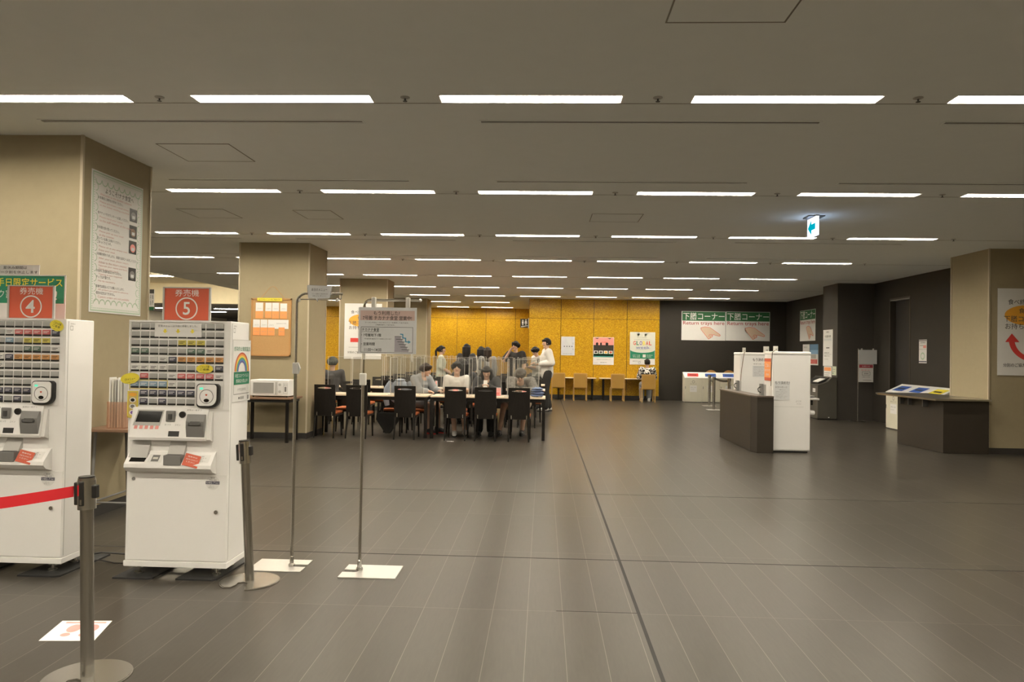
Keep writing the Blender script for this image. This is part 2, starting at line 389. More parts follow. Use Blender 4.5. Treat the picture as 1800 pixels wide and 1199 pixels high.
# beige columns
def column(name, x0, x1, y0, y1, label):
    o = MB().box(x0, x1, y0, y1, 0, CEIL).build(name, M_wallpaper); struct(o, label, 'column')
    for x in (x0, x1):
        for y in (y0, y1):
            MB().box(x-.012, x+.012, y-.012, y+.012, .1, CEIL).build('corner_trim', M_trim, o)
    b = MB()
    b.box(x0-.006, x1+.006, y0-.006, y0, 0, .10).box(x0-.006, x1+.006, y1, y1+.006, 0, .10).box(x0-.006, x0, y0, y1, 0, .10).box(x1, x1+.006, y0, y1, 0, .10)
    b.build('baseboard', M_base, o)
    return o
column('column_1', -5.22, -4.0, 6.2, 7.3, 'nearest beige papered column, behind the ticket machines')
column('column_2', -5.24, -4.03, 12.5, 13.5, 'beige papered column with the cork board on it')
column('column_3', -5.22, -4.0, 18.72, 19.5, 'beige papered column with the white tray return poster behind the tables')
column('column_4', -5.24, -4.06, 25.5, 26.4, 'farthest beige column, half hidden behind the others')
column('column_5', 7.27, 9.4, 12.4, 13.52, 'wide beige column at the right beside the brown counter')
# floor expansion joints
b = MB().box(.588-.010, .588+.010, Y0, 25.0, 0, .0012)
b.box(-9, 9.4, 5.555, 5.567, 0, .0012).box(-9, 9.4, 8.135, 8.145, 0, .0012).box(.10, .578, 4.436, 4.442, 0, .0011)
struct(b.build('trim_1', mat('black_joint', (.012, .011, .010), .7)), 'thin black expansion joints crossing the floor', 'trim')

# ---- ceiling fittings
ROW_Y = [5.27 + 3.105 * i for i in range(-3, 9)]
lamp_rows = {}
ORD = ['first', 'second', 'third', 'fourth', 'fifth', 'sixth', 'seventh', 'eighth', 'ninth', 'tenth', 'eleventh', 'twelfth']
proto = None
ROWN = {-3: 'second unseen row added behind the viewer', -2: 'unseen row added behind the viewer', -1: 'unseen row added overhead', 0: 'nearest row', 1: 'second nearest row', 2: 'third nearest row', 3: 'fourth nearest row', 4: 'fifth nearest row', 5: 'sixth nearest row', 6: 'row before the orange wall', 7: 'first row over the recess', 8: 'last row over the recess'}  # rows overhead and behind the viewer are unseen, added to light the machine fronts
def jn(j): return ['over the entrance aisle' if j == 0 else ''][0]
for i, j, x, y in spec:
    k = j - min(q for a, q, _, _ in spec if a == i); tot = sum(1 for a, *_ in spec if a == i)
    lab = 'long white ceiling lamp, %s from the right in the %s' % (ORD[tot-1-k] if tot-1-k < 12 else 'last', ROWN[i])
    if i == 0: lab = 'long white ceiling lamp, %s from the left in the nearest row' % ORD[j+2] if -2 <= j <= 2 else 'long white ceiling lamp of the nearest row outside the picture, %s' % ('left' if j < 0 else 'right')
    if proto is None:
        proto = thing('ceiling_lamp', lab, 'lamp', (0, 0, 0), 'ceiling lamps in rows')
        MB().box(-.646, .646, -.070, .070, .024, .030).build('diffuser', M_lamp, proto)
        hb = MB().box(-.6495, -.646, -.0735, .0735, 0, .030).box(.646, .6495, -.0735, .0735, 0, .030).box(-.646, .646, -.0735, -.070, 0, .030).box(-.646, .646, .070, .0735, 0, .030).box(-.6495, .6495, -.0735, .0735, .030, .045)
        hb.build('housing', M_reflect, proto)
        fb = MB()
        for a in ((-.662,.662,-.082,-.0735), (-.662,.662,.0735,.082), (-.662,-.6495,-.0735,.0735), (.6495,.662,-.0735,.0735)): fb.box(a[0], a[1], a[2], a[3], -.004, -.0005)
        fb.build('frame', M_white, proto)
        proto.location = (x, y, CEIL); proto['label'] = lab
    else: copy_thing(proto, (x, y, CEIL), 0, lab)
b = MB()
for i in range(-3, 7):
    y = 5.27 + 3.105*i + .097; b.box(HALL_X0, HALL_X1, y-.004, y+.004, CEIL-.002, CEIL)
struct(b.build('trim_2', M_seam), 'thin joint lines along the rows of ceiling lamps', 'trim')
# linear air slots
pr = None; sl = [(0, .53), (1, -.54), (2, .53), (3, -.57)]
for i, dy in sl:
    for a in (-2, -1, 0, 1):
        x0 = -.53 + 3.57*a; y = 5.27 + 3.105*i + dy
        if a == -2 and i < 2: continue
        if x0 + 2.6 > 7.2: continue
        lab = 'thin ceiling air slot beside the %s of lamps, %s from the left' % (ROWN[i], ORD[a+1 if i < 2 else a+2])
        if pr is None:
            pr = thing('air_slot', lab, 'air vent', (0,0,0), 'linear ceiling air slots')
            MB().box(0, 2.65, -.045, -.030, -.006, 0).box(0, 2.65, .030, .045, -.006, 0).box(0, .012, -.03, .03, -.006, 0).box(2.638, 2.65, -.03, .03, -.006, 0).build('frame', M_ceil, pr)
            MB().box(.012, 2.638, -.012, .012, -.003, 0).build('slot', M_grey, pr)
            pr.location = (x0, y, CEIL)
        else: copy_thing(pr, (x0, y, CEIL), 0, lab)
# sprinklers and access panels
pr = None
for i in range(0, 4):
    js = [range(-2, 2), range(-2, 3), range(-3, 4), range(-2, 4)][i]
    for j in js:
        x = -.1176 + 1.8*(j+.5); y = 5.27 + 3.105*i - .03
        lab = 'small sprinkler head between lamps of the %s, %s from the left' % (ROWN[i], ORD[j-js[0]])
        if pr is None:
            pr = thing('sprinkler', lab, 'sprinkler', (0,0,0), 'ceiling sprinklers')
            MB().lathe([(.034, 0), (.034, -.004), (.018, -.010)], n=14).build('flange', M_lgrey, pr)
            MB().cyl((0,0,-.010), (0,0,-.028), .006, 8).lathe([(.016,-.028), (.016,-.031)], n=10).build('deflector', M_dgrey, pr)
            pr.location = (x, y, CEIL)
        else: copy_thing(pr, (x, y, CEIL), 0, lab)
for x, y, wd, ht, lab in ((.963, 3.74, .64, .61, 'square ceiling access hatch at the top edge near the viewer'), (-3.16, 6.75, .66, .60, 'square ceiling access hatch beside the nearest column'),
                  (.94, 9.91, .66, .58, 'square ceiling access hatch over the middle of the hall'), (-4.54, 9.82, .62, .64, 'square ceiling access hatch before the cork board column'), (-3.06, 9.85, .50, .62, 'small ceiling access hatch right of the cork board column')):
    t = thing('access_hatch', lab, 'hatch', (x, y, CEIL))
    MB().box(x-wd/2+.006, x+wd/2-.006, y-ht/2+.006, y+ht/2-.006, CEIL-.003, CEIL).build('cover', M_ceil, t)
    fb = MB()
    for a in ((-wd/2-.004, wd/2+.004, -ht/2-.004, -ht/2+.004), (-wd/2-.004, wd/2+.004, ht/2-.004, ht/2+.004), (-wd/2-.004, -wd/2+.004, -ht/2, ht/2), (wd/2-.004, wd/2+.004, -ht/2, ht/2)):
        fb.box(x+a[0], x+a[1], y+a[2], y+a[3], CEIL-.004, CEIL)
    fb.build('frame', M_seam, t)
# hanging exit sign
t = thing('exit_sign', 'lit white exit sign with a green blue arrow hanging from the ceiling', 'sign', (3.47, 9.72, 3.09))
MB().box(3.38, 3.58, 9.60, 9.84, CEIL-.012, CEIL).build('ceiling_plate', M_dgrey, t)
MB().box(3.445, 3.495, 9.56, 9.88, 3.335, CEIL-.010).build('housing', M_white2, t)
EX = emit('exit_sign_light', (.60, .74, 1.0), 4.5)
MB().box(3.452, 3.488, 9.56, 9.88, 3.095, 3.335, .004).build('light_panel', EX, t)
for f_, xx in (('-x', 3.4505), ('+x', 3.4895)):
    s = Sheet((xx, 9.88 if f_ == '-x' else 9.56, 3.095), f_, .32, .24)
    arrow = [(.025,.12), (.16,.225), (.16,.16), (.295,.16), (.295,.08), (.16,.08), (.16,.015)]
    s.poly(emit('exit_arrow', (.0, .42, .55), 1.0), arrow, 1, 'arrow'); s.done(t)

# far-left bay: cove lamp and the lamps and posts of the area beyond
t = thing('cove_lamp', 'warm cove lamp along the raised ceiling of the left bay', 'lamp', (-13, 27.4, 4.2))
MB().box(-15.8, -10.4, 27.3, 27.5, 4.20, 4.225).build('diffuser', emit('warm_lamp', (1, .86, .6), 110), t)
MB().box(-15.84, -10.36, 27.26, 27.54, 4.225, 4.248).build('housing', M_white, t)
pr = None
for x, y in ((-12.2,12), (-16.5,12), (-12.2,26), (-16.5,19), (-16.5,26)):
    lab = 'warm bay lamp in the raised left ceiling at %s' % {(-12.2,12): 'its near end', (-16.5,12): 'its outer near corner', (-12.2,26): 'its far end', (-16.5,19): 'its outer middle', (-16.5,26): 'its outer far corner'}[(x, y)]
    if pr is None:
        pr = thing('bay_lamp', lab, 'lamp', (0,0,0), 'lamps of the raised left bay')
        MB().box(-1.2,1.2,-.09,.09,-.03,-.01).build('diffuser', MATS['warm_lamp'], pr); MB().box(-1.23,1.23,-.11,.11,-.011,0).build('housing', M_white, pr)
        pr.location = (x, y, 4.247)
    else: copy_thing(pr, (x, y, 4.247), 0, lab)
pr = None
for n_, (x, y) in enumerate(((-14.4,34), (-14.4,37), (-17.2,34), (-17.2,37), (-12.0,40))):
    lab = 'far ceiling lamp past the bulkhead, %s of five' % ORD[n_]
    if pr is None:
        pr = thing('far_lamp', lab, 'lamp', (0,0,0), 'lamps past the bulkhead')
        MB().box(-1,1,-.08,.08,-.02,-.004).build('diffuser', M_lamp, pr); MB().box(-1.03,1.03,-.1,.1,-.006,0).build('housing', M_white, pr); pr.location = (x, y, 3.36)
    else: copy_thing(pr, (x, y, 3.36), 0, lab)
wn = struct(MB().box(-16.6, -15.3, 45.84, 45.9, 1.2, 3.0).box(-13.9, -13.0, 45.84, 45.9, 1.2, 3.0).build('window_1', mat('dusk_blue_glass', (.10, .16, .26), .1)), 'bluish window in the far grey wall', 'window')

# ================================================================== TICKET MACHINES
BTN = {}
BCOL = {'g': (.42,.42,.405), 'l': (.58,.575,.56), 'w': (.74,.73,.71), 'y': (.66,.58,.13), 'n': (.075,.075,.105), 'e': (.11,.17,.13), 'r': (.56,.14,.14), 'o': (.66,.34,.13), 'b': (.25,.36,.46)}
def button_mesh(c):
    if c not in BTN:
        m = mat('button_' + {'g':'grey','l':'light_grey','w':'white','y':'yellow','n':'navy','e':'green','r':'red','o':'orange','b':'blue'}[c], BCOL[c], .35)
        b = MB().box(0, .054, -.006, 0, .011, .043, .002).box(0, .054, -.0055, 0, 0, .011, mi=1)
        if c not in 'gl':                      # printed dish name
            for q in (0, 1): b.box(.008, .046 - .010*q, -.0066, -.006, .030 - q*.009, .0335 - q*.009, mi=2)
        o = b.build('button', [m, M_black, MATS['white_paper'] if c in 'nerb' else M_ink], None, (0,0,0)); me = o.data; bpy.data.objects.remove(o); BTN[c] = me
    return BTN[c]
def ticket_machine(x0, label, rows, stickers):
    yf, yb = 4.86, 5.16; W = .695
    t = thing('ticket_machine', label, 'ticket machine', (x0 + W/2, 5.01, 0), 'ticket vending machines')
    X = lambda u: x0 + u
    b = MB().box(X(0), X(W), yf, yb, .105, 1.714, .006)
    cab = b.build('cabinet', M_white, t)
    MB().box(X(.012), X(.655), yf-.003, yf, 1.128, 1.702).build('button_panel', M_white2, t)
    fb = MB(); 
    for a in ((0,.012,1.12,1.714), (.655,.695,1.12,1.714), (.012,.655,1.702,1.714)): fb.box(X(a[0]), X(a[1]), yf-.010, yf, a[2], a[3])
    fb.build('panel_frame', M_white, t)
    for r, row in enumerate(rows):
        for c, k in enumerate(row):
            if k == '.': continue
            o = bpy.data.objects.new('button', button_mesh(k)); COL.objects.link(o); o.parent = t
            o.location = (X(.018 + .0638*c) - t.location.x, yf-.003 - t.location.y, 1.652 - .0561*r)
    # payment card reader
    MB().box(X(.462), X(.652), yf-.006, yf-.003, 1.13, 1.312).build('reader_plate', M_white2, t)
    def rd(cx, cz, w_, h_, r, n=8):
        pts = []
        for (sx, sz, a0) in ((1,1,0), (-1,1,90), (-1,-1,180), (1,-1,270)):
            rr = r * (2.2 if (sx, sz) == (1, -1) else 1)
            for i in range(n+1):
                a = math.radians(a0 + 90*i/n); pts.append((cx + sx*(w_/2-rr) + rr*math.cos(a), cz + sz*(h_/2-rr) + rr*math.sin(a)))
        return pts
    rr_ = MB().prism(rd(X(.557), 1.216, .152, .160, .025), yf-.032, yf-.006, 'y').build('card_reader', M_black, t)
    MB().prism(rd(X(.553), 1.220, .128, .142, .022), yf-.040, yf-.032, 'y').build('reader_face', M_white, rr_)
    s = Sheet((X(.489), yf-.0405, 1.149), '-y', .128, .142)
    s.arc(M_black, .064, .062, .044, .047, 0, 2*PI, 1, 'ring', 40).ell(M_screen, .064, .036, .018, .012, 1, 'sensor_window').rect(emit('green_pilot_light', (.2, 1, .65), 1.0), .018, .108, .040, .122, 1, 'pilot_light')
    s.text(M_red, '♥', .056, .066, .070, .078, 1); s.done(rr_)
    # sloped payment console
    MB().prism([(yf,1.132), (yf-.018,1.132), (yf-.062,.935), (yf-.056,.918), (yf,.918)], X(.045), X(.56), 'x').build('console', M_white, t)
    MB().prism([(yf,1.105), (yf-.012,1.105), (yf-.045,.925), (yf,.905)], X(.56), X(.585), 'x').build('console_side', M_white2, t)
    L_ = math.hypot(.044, .197); uu = (0, .044/L_, .197/L_)
    s = Sheet((X(.045), yf-.062, .935), ((1,0,0), uu), .515, L_)
    Z = lambda z: (z-.935)/.197*L_
    s.poly(M_lgrey, [(.015,Z(1.012)), (.200,Z(1.012)), (.218,Z(1.115)), (.038,Z(1.115))], 1, 'display_bezel').poly(M_screen, [(.030,Z(1.035)), (.195,Z(1.035)), (.208,Z(1.106)), (.046,Z(1.106))], 2, 'display')
    for i in range(5): s.poly(M_pink, [(.026+.036*i, Z(.990)), (.048+.036*i, Z(.990)), (.050+.036*i, Z(1.012)), (.028+.036*i, Z(1.012))], 2, 'key')
    s.text(M_inkg, 'おつり', .232, Z(1.014), .272, Z(1.027), 1).text(M_inkg, 'コイン', .300, Z(1.014), .338, Z(1.026), 1).text(M_inkg, '紙幣は一枚ずつ', .37, Z(1.112), .47, Z(1.124), 1)
    s.rect(M_black, .263, Z(.944), .336, Z(.979), 1, 'small_display'); s.done(t)
    def on(u, z, d): k = (z-.935)/.197; return Vector((X(.045+u), yf-.062+.044*k - d, z))
    cs = MB().box(-.030, .030, -.016, .004, -.036, .036, .004).xf(Matrix.Translation(on(.268, 1.076, 0))).build('card_slot', M_grey, t)
    MB().box(-.010, .012, -.024, -.016, -.020, .016).xf(Matrix.Translation(on(.268, 1.076, 0))).build('slot_lip', M_dgrey, cs)
    c_ = on(.345, 1.088, 0); MB().cyl(c_ + Vector((0,-.012,0)), c_ + Vector((0,.004,0)), .021, 20).build('coin_hole', M_black, t)
    c_ = on(.448, 1.018, 0)
    ba = MB().prism([(.004,-.074), (-.020,-.074), (-.030,-.01), (-.030,.030), (-.010,.074), (.004,.074)], -.060, .060, 'x').xf(Matrix.Translation(c_)).build('bill_acceptor', M_grey, t)
    MB().box(-.042, .042, -.040, -.028, .004, .022, .003).prism([(-.03,.03), (-.044,.008), (-.03,.008)], -.030, .034, 'x').xf(Matrix.Translation(c_)).build('bill_slot', M_dgrey, ba)
    # recess band and delivery tray
    MB().box(X(.02), X(.585), yf-.003, yf, .70, .918).build('recess_panel', M_white2, t)
    MB().prism([(yf,.842), (yf-.012,.838), (yf-.085,.762), (yf-.088,.738), (yf-.060,.712), (yf,.694)], X(.028), X(.612), 'x').build('tray_ledge', M_white, t)
    L2 = math.hypot(.073, .076); u2 = (0, .073/L2, .076/L2)
    s = Sheet((X(.028), yf-.085, .762), ((1,0,0), u2), .584, L2)
    s.poly(M_screen, [(.026,.018), (.130,.018), (.140,.088), (.034,.088)], 1, 'change_tray').rect(M_paper, .150, .014, .246, .080, 1, 'notice').rect(M_grey, .172, .022, .222, .074, 2, 'picture').rect(M_offw, .180, .040, .214, .056, 3, 'picture')
    s.rect(M_paper, .450, .020, .560, .082, 1, 'notice#2')
    for q in range(4): s.text(M_inkg, ['ご利用の方へ','お釣りはこちら','から出ます','ご注意'][q], .456, .026+.013*q, .54-.02*(q % 2), .034+.013*q)
    s.done(t)
    MB().prism([(yf-.003,.908), (yf-.003,.80), (yf-.055,.80)], X(.04), X(.165), 'x').build('chute', M_lgrey, t)
    MB().prism([(yf-.003,.905), (yf-.003,.80), (yf-.060,.80)], X(.30), X(.41), 'x').build('chute', M_lgrey, t)
    rb = MB().box(X(.295), X(.412), yf-.092, yf-.01, .758, .824, .004).build('return_cup', M_grey, t)
    MB().box(X(.305), X(.402), yf-.084, yf-.02, .8245, .826).build('cup_opening', M_dgrey, rb)
    # red note stuck over the tray, a little twisted
    a = .22; s = Sheet((X(.420), yf-.092, .765), ((math.cos(a), 0, -math.sin(a)), (math.sin(a)*.55, .45, math.cos(a)*.85)), .105, .088)
    s.text(M_paper, '発券中は', .02, .064, .085, .074).text(M_paper, 'お札を入れないで', .014, .044, .094, .054).text(M_paper, 'ください', .02, .026, .08, .036)
    s.make('red_notice', M_red, parent=t, t=.001)
    # lower door, plinth, feet
    dr = MB().box(X(.020), X(.690), yf-.006, yf+.01, .112, .690, .003).build('door', M_white, t)
    MB().cyl((X(.054),yf-.012,.652), (X(.054),yf-.005,.652), .011, 16).build('lock', M_grey, dr)
    MB().cyl((X(.621),yf-.016,.442), (X(.621),yf-.005,.442), .013, 16).build('knob', M_chrome, dr)
    s = Sheet((X(.543), yf-.0065, .586), '-y', .1, .1)
    s.ell(M_paper, .05, .05, .047, .047, 1, 'sticker').rect(M_navy, .003, .040, .097, .060, 2, 'sticker_band').text(M_paper, '5482-7161', .008, .044, .092, .056, 3).text(M_ink, 'TEL.03', .025, .064, .075, .072, 2).text(M_ink, '保守', .035, .078, .065, .088, 2)
    for q in range(2): s.text(M_inkg, ['故障の時はこちら','へご連絡ください'][q], .022, .014+.011*q, .062, .021+.011*q)
    s.done(dr)
    MB().box(X(-.004), X(W+.004), yf-.012, yb+.004, .068, .106, .003).build('plinth', M_white, t)
    for u in (.08, .61):
        for yy in (yf+.04, yb-.05):
            MB().cyl((X(u),yy,.012), (X(u),yy,.07), .012, 12).lathe([(.030,.012), (.030,.022), (.014,.030)], (X(u),yy), 16).box(X(u)-.03, X(u)+.03, yy-.006, yy+.006, .045, .052).build('foot', M_steel, t)
    # side seam and maker's stamp
    MB().box(X(W), X(W)+.0012, yf+.012, yf+.016, .12, 1.70).build('side_seam', M_lgrey, t)
    s = Sheet((X(W)+.0008, yf+.03, 1.64), '+x', .1, .06); s.frame(M_inkg, .0,.0,.03,.03,.003).text(M_inkg, '非常口', .0,.038,.05,.048); s.done(t)
    stickers(t, X, yf, yb)
    return t

def oval(t, cx, cy, cz, w_, h_, txt, rot=0.0):
    c, s_ = math.cos(rot), math.sin(rot)
    s = Sheet((cx - c*w_/2 + s_*h_/2, cy, cz - s_*w_/2 - c*h_/2), ((c,0,s_), (-s_,0,c)), w_, h_)
    s.ell(M_yellow, w_/2, h_/2, w_/2, h_/2, 1, 'oval_sticker')
    for i, tx in enumerate(txt):
        n = len(txt); y = h_*(.72 - .30*i) if n > 1 else h_*.42
        s.text(M_ink, tx, w_*.22, y-h_*.1, w_*.78, y+h_*.12, 2)
    s.text(M_ink, 'ご利用ください', w_*.3, h_*.10, w_*.75, h_*.18, 2); s.done(t)

R5 = ['gggggggggg', 'gggggggggg', 'gggggyyygg', 'eeggggeewg', 'gglwnooooo', 'wwwwgggggn', '.rggwrrrrw', 'bbbbwgg', '.nnnnnn', '.ngnggg']
def st5(t, X, yf, yb):
    s = Sheet((X(.177), yf-.012, 1.604), '-y', .320, .092)
    s.text(M_ink, '定食メニューは下段に移動しました。', .024, .066, .292, .080)
    for x in (.072, .16, .258): s.poly(M_yellow, [(x-.007,.052), (x+.007,.052), (x+.007,.040), (x+.017,.040), (x,.024), (x-.017,.040), (x-.007,.040)], 1, 'arrow')
    s.make('paper_strip', M_paper, parent=t, t=.0008)
    oval(t, X(.525), yf-.014, 1.394, .115, .060, ['ごはんの量', 'ご変更'])
    oval(t, X(.018), yf-.016, 1.322, .130, .072, ['CPメニュー'], .16)
    # yellow outline round the blue button row
    s = Sheet((X(.012), yf-.010, 1.254), '-y', .262, .060); s.frame(M_yellow, 0,0,.262,.060,.003,1,'yellow_tape'); s.done(t)
    # gold topping card at the left edge
    s = Sheet((X(.004), yf-.016, 1.06), '-y', .072, .178)
    s.frame(M_yellow, 0,0,.072,.178,.006,1,'border').ell(M_orange, .036,.155,.026,.012,1,'picture')
    for q, m_ in enumerate((M_black, M_grey, M_purple)): s.ell(M_paper, .036,.118-.042*q,.022,.017,1,'picture').ell(m_, .036,.118-.042*q,.014,.011,2,'picture')
    s.make('topping_card', mat('gold_card', (.62,.47,.15), .4), parent=t, t=.001)
    # rainbow notice in a clear sleeve on the right side
    s = Sheet((X(.695)+.001, yf+.028, 1.168), '+x', .302, .425)
    s.frame(M_lgrey, 0,0,.302,.425,.003,1,'sleeve_edge')
    s.text(M_green, '感染防止徹底宣言', .016,.348,.286,.378)
    cols = [(.55,.10,.06), (.78,.32,.08), (.80,.62,.10), (.10,.35,.16), (.10,.22,.50), (.14,.11,.32)]
    for i, c in enumerate(cols): s.arc(mat('rainbow_%s' % ['red','orange','yellow','green','blue','violet'][i], c, .6), .151,.208,.112-.011*i,.123-.011*i,0,PI,1,'rainbow',24,1.06)
    s.rect(M_green, .02,.118,.282,.205,1,'print').text(M_paper, '新型コロナウイルス', .04,.166,.262,.192).text(M_paper, '感染拡大防止中', .055,.130,.250,.156)
    s.frame(M_ink, .02,.052,.282,.205,.003).text(M_inkg, '大学生協食堂', .08,.074,.220,.094).text(M_ink, '● 東京都', .10,.016,.19,.036).rect(M_inkg, .252,.010,.278,.040,1)
    s.make('rainbow_notice', M_paper, parent=t, t=.001)
R4 = ['gggggggggg', 'gglllrrrrn', 'wwbbgyyygg', 'gggggggeewg'[:10], 'gggwnooooo', 'ggwwgggggg', 'gggggggggg', 'ggggggg', 'ggnnnnn', 'ggnngng']
R4[1] = 'ggggwrrrrn'; R4[2] = 'ggggbgyyyg'[:10]; R4[3] = 'ggggggeegw'
ticket_machine(-2.78, 'white ticket machine numbered 5 with a rainbow notice on its right side', R5, st5)
def st4(t, X, yf, yb): oval(t, X(.632), yf-.014, 1.668, .098, .072, ['ごはんの量', 'ご変更'], -.35)
ticket_machine(-3.908, 'white ticket machine numbered 4 at the left edge of the picture', R4, st4)

def number_sign(x, num):
    t = thing('number_sign', 'red framed sign reading circled %s standing on top of its ticket machine' % num, 'sign', (x+.158, 4.96, 1.716), 'red machine number signs')
    s = Sheet((x, 4.93, 1.716), '-y', .316, .225)
    s.text(M_paper, '券売機', .076,.166,.242,.214)
    s.arc(M_paper, .158,.083,.068,.077,0,2*PI,2,'circle',48).text(M_paper, num, .133-(.012 if num=='4' else 0),.040,.182+(.004 if num=='4' else 0),.128,2,.012)
    s.make('board', M_red, parent=t, t=.006)
    fb = MB()
    for a in ((-.006,.322,-.004,.004), (-.006,.322,.221,.229), (-.008,.004,-.004,.229), (.312,.324,-.004,.229)): fb.box(x+a[0], x+a[1], 4.924, 4.938, 1.716+max(0,a[2]), 1.716+a[3])
    fb.build('frame', M_lgrey, t)
    MB().box(x+.02, x+.296, 4.938, 5.02, 1.714, 1.718).build('base', M_acre, t)
number_sign(-2.586, '5'); number_sign(-3.676, '4')

# banners behind machine 4
s = Sheet((-4.035, 5.10, 1.716), '-y', .645, .318)
s.rect(M_green, .01,.115,.635,.310,1).text(M_yellow, 'お一手日限定サービス', .02,.232,.622,.294,2,.012).text(M_paper, '!!', .535,.140,.585,.204,2,.02).text(M_ink, '>', .495,.018,.525,.062,2).text(M_paper, 'ピーク割', .04,.15,.26,.21,2)
s.make('service_placard', M_paper, 'white and green service placard with yellow lettering standing on the machine numbered 4', 'placard', t=.004)
s = Sheet((-4.087, 5.104, 2.035), '-y', .50, .068)
s.text(M_ink, '夏休み期間は', .235,.038,.41,.060).text(M_ink, 'ピーク割を休止します', .19,.006,.488,.028)
s.make('summer_notice', M_paper, 'white paper strip about the summer holiday attached above the green placard', 'notice', t=.003)
for nm, x, y, z, lab in (('a', -3.512, 5.085, 1.79, 'small green and white tag hanging in front of the green service placard'), ('b', -3.985, 7.305, 1.905, 'small green and white tag projecting from the nearest column behind machine 5')):
    s = Sheet((x, y, z), '-y', .05, .21 if nm == 'b' else .16); h = s.h
    s.rect(M_dgreen, 0,0,.05,h*.16).rect(M_dgrey, .002,h*.80,.048,h).text(M_ink, '弁', .006,h*.5,.020,h*.76).text(M_ink, '当', .006,h*.24,.020,h*.48).text(M_ink, '販', .028,h*.52,.044,h*.74).text(M_ink, '売', .028,h*.26,.044,h*.48)
    s.make('hanging_tag', M_paper, lab, 'tag', t=.003)

# welcome poster on the nearest column
s = Sheet((-3.994, 6.33, 1.835), '+x', .83, 1.265)
s.frame(M_pgreen, .012,.012,.818,1.253,.012)
for i in range(36):
    s.rect(M_pgreen, .03+.0215*i,.032,.040+.0215*i,.044,1,'border'); s.rect(M_pgreen, .03+.0215*i,1.221,.040+.0215*i,1.233,1,'border')
for i in range(54):
    s.rect(M_pgreen, .032,.05+.0215*i,.044,.06+.0215*i,1,'border'); s.rect(M_pgreen, .786,.05+.0215*i,.798,.06+.0215*i,1,'border')
for i in range(8): s.arc(M_pgreen, .10+.09*i,.075,.038,.048,0,PI,1,'border',10); s.arc(M_pgreen, .10+.09*i,1.19,.038,.048,PI,2*PI,1,'border',10)
for i in range(12): s.arc(M_pgreen, .06,.13+.09*i,.03,.038,-PI/2,PI/2,1,'border',8); s.arc(M_pgreen, .77,.13+.09*i,.03,.038,PI/2,1.5*PI,1,'border',8)
s.text(M_ink, 'ようこそ!ナナ食堂へ', .20,1.085,.66,1.135)
jp = [('お食事前に食券をお求めください。', 1.02), ('食チケットをカウンターへお渡しください。', .885), ('お料理を受け取ってください。', .755), ('空いている席にお掛けください。', .655), ('ごゆっくりどうぞ。', .622), ('お食事が終わりましたら、食器を返却口へお戻しください。', .515), ('お会計に別途料金はかかりません。', .365), ('チップは不要です。', .308), ('飲食代は前払いにてお願いいたします。', .225), ('個別の注文はできません。', .165)]
for tx, y in jp: s.text(M_ink, tx, .09, y, .09+.0245*len(tx), y+.026)
en = [('Welcome to the student cafeteria', 1.055), ('Please purchase a meal ticket', .985), ('at the ticket vending machine.', .955), ('Please hand your ticket', .850), ('to the staff member at the counter.', .820), ('Please pick up your meal', .720), ('at the counter.', .690), ('Please sit at any empty seat.', .585), ('Enjoy your meal.', .552), ('After your meal, please return', .478), ('dishes to the return counter.', .445), ('Separate your waste and food.', .413), ('Thank you very much.', .382), ('Tipping is not required.', .335), ('No tip necessary.', .275), ('All orders are paid in advance.', .196), ('Custom orders are not available.', .134)]
for tx, y in en: s.text(M_pinkink, tx, .12, y, .12+.0158*len(tx), y+.020)
for y in (.80, .605, .40): pass
for i, (y, m_) in enumerate(((.905, M_grey), (.745, M_brown2), (.595, M_pink), (.335, M_grey))): s.rect(M_black, .60,y,.73,y+.125,1,'photo#%d' % i).ell(m_, .665,y+.055,.045,.04,2,'photo_subject#%d' % i).rect(M_paperg, .64,y+.03,.69,y+.06,3,'photo_caption#%d' % i)
s.make('welcome_poster', M_paper, 'tall white welcome poster with a green border on the nearest column', 'poster', t=.004)

# ================================================================== FRONT STANDS AND POSTS
# menu stand
t = thing('menu_stand', 'thin chrome stand with a speech bubble board reading today\'s menu', 'sign stand', (-1.747, 5.15, 0))
def notch_plate(x0, x1, y0, y1, nx, side, skew=.0):
    yc = (y0+y1)/2; pts = [(x0,y0), (x1,y0), (x1,yc-.028)] if side == '+' else [(x0,y0), (x1,y0), (x1,y1), (x0,y1)]
    if side == '+':
        pts += [(nx+.02,yc-.028)] + [(nx+.02-.028*math.sin(PI*i/8), yc-.028*math.cos(PI*i/8)) for i in range(1,8)] + [(nx+.02,yc+.028), (x1,yc+.028), (x1,y1), (x0,y1)]
    else:
        pts += [(x0,yc+.028), (nx-.02,yc+.028)] + [(nx-.02+.028*math.sin(PI*i/8), yc+.028*math.cos(PI*i/8)) for i in range(1,8)] + [(nx-.02,yc-.028), (x0,yc-.028)]
    return MB().prism(pts, 0, .008, 'z')
notch_plate(-2.02, -1.645, 5.03, 5.32, -1.74, '+').build('base_plate', M_tray, t)
MB().lathe([(.022,.008), (.022,.02), (.014,.03), (.014,.075), (.011,.08)], (-1.747,5.16), 18).build('socket', M_steel, t)
MB().cyl((-1.747,5.16,.03), (-1.747,5.16,1.44), .0115, 16).build('lower_pole', M_steel, t)
MB().box(-1.767, -1.727, 5.145, 5.175, 1.36, 1.44, .006).prism([(-1.727,1.44), (-1.712,1.40), (-1.727,1.36)], 5.150, 5.170, 'y').build('clamp', M_lgrey, t)
arc = [(-1.747, 5.16, 1.42), (-1.747, 5.16, 1.86)] + [(-1.747+.07*(1-math.cos(a)), 5.16, 1.86+.07*math.sin(a)) for a in [PI/2*i/8 for i in range(1,9)]] + [(-1.42,5.16,1.93)]
MB().tube(arc, .009, 12).build('arm', M_steel, t)
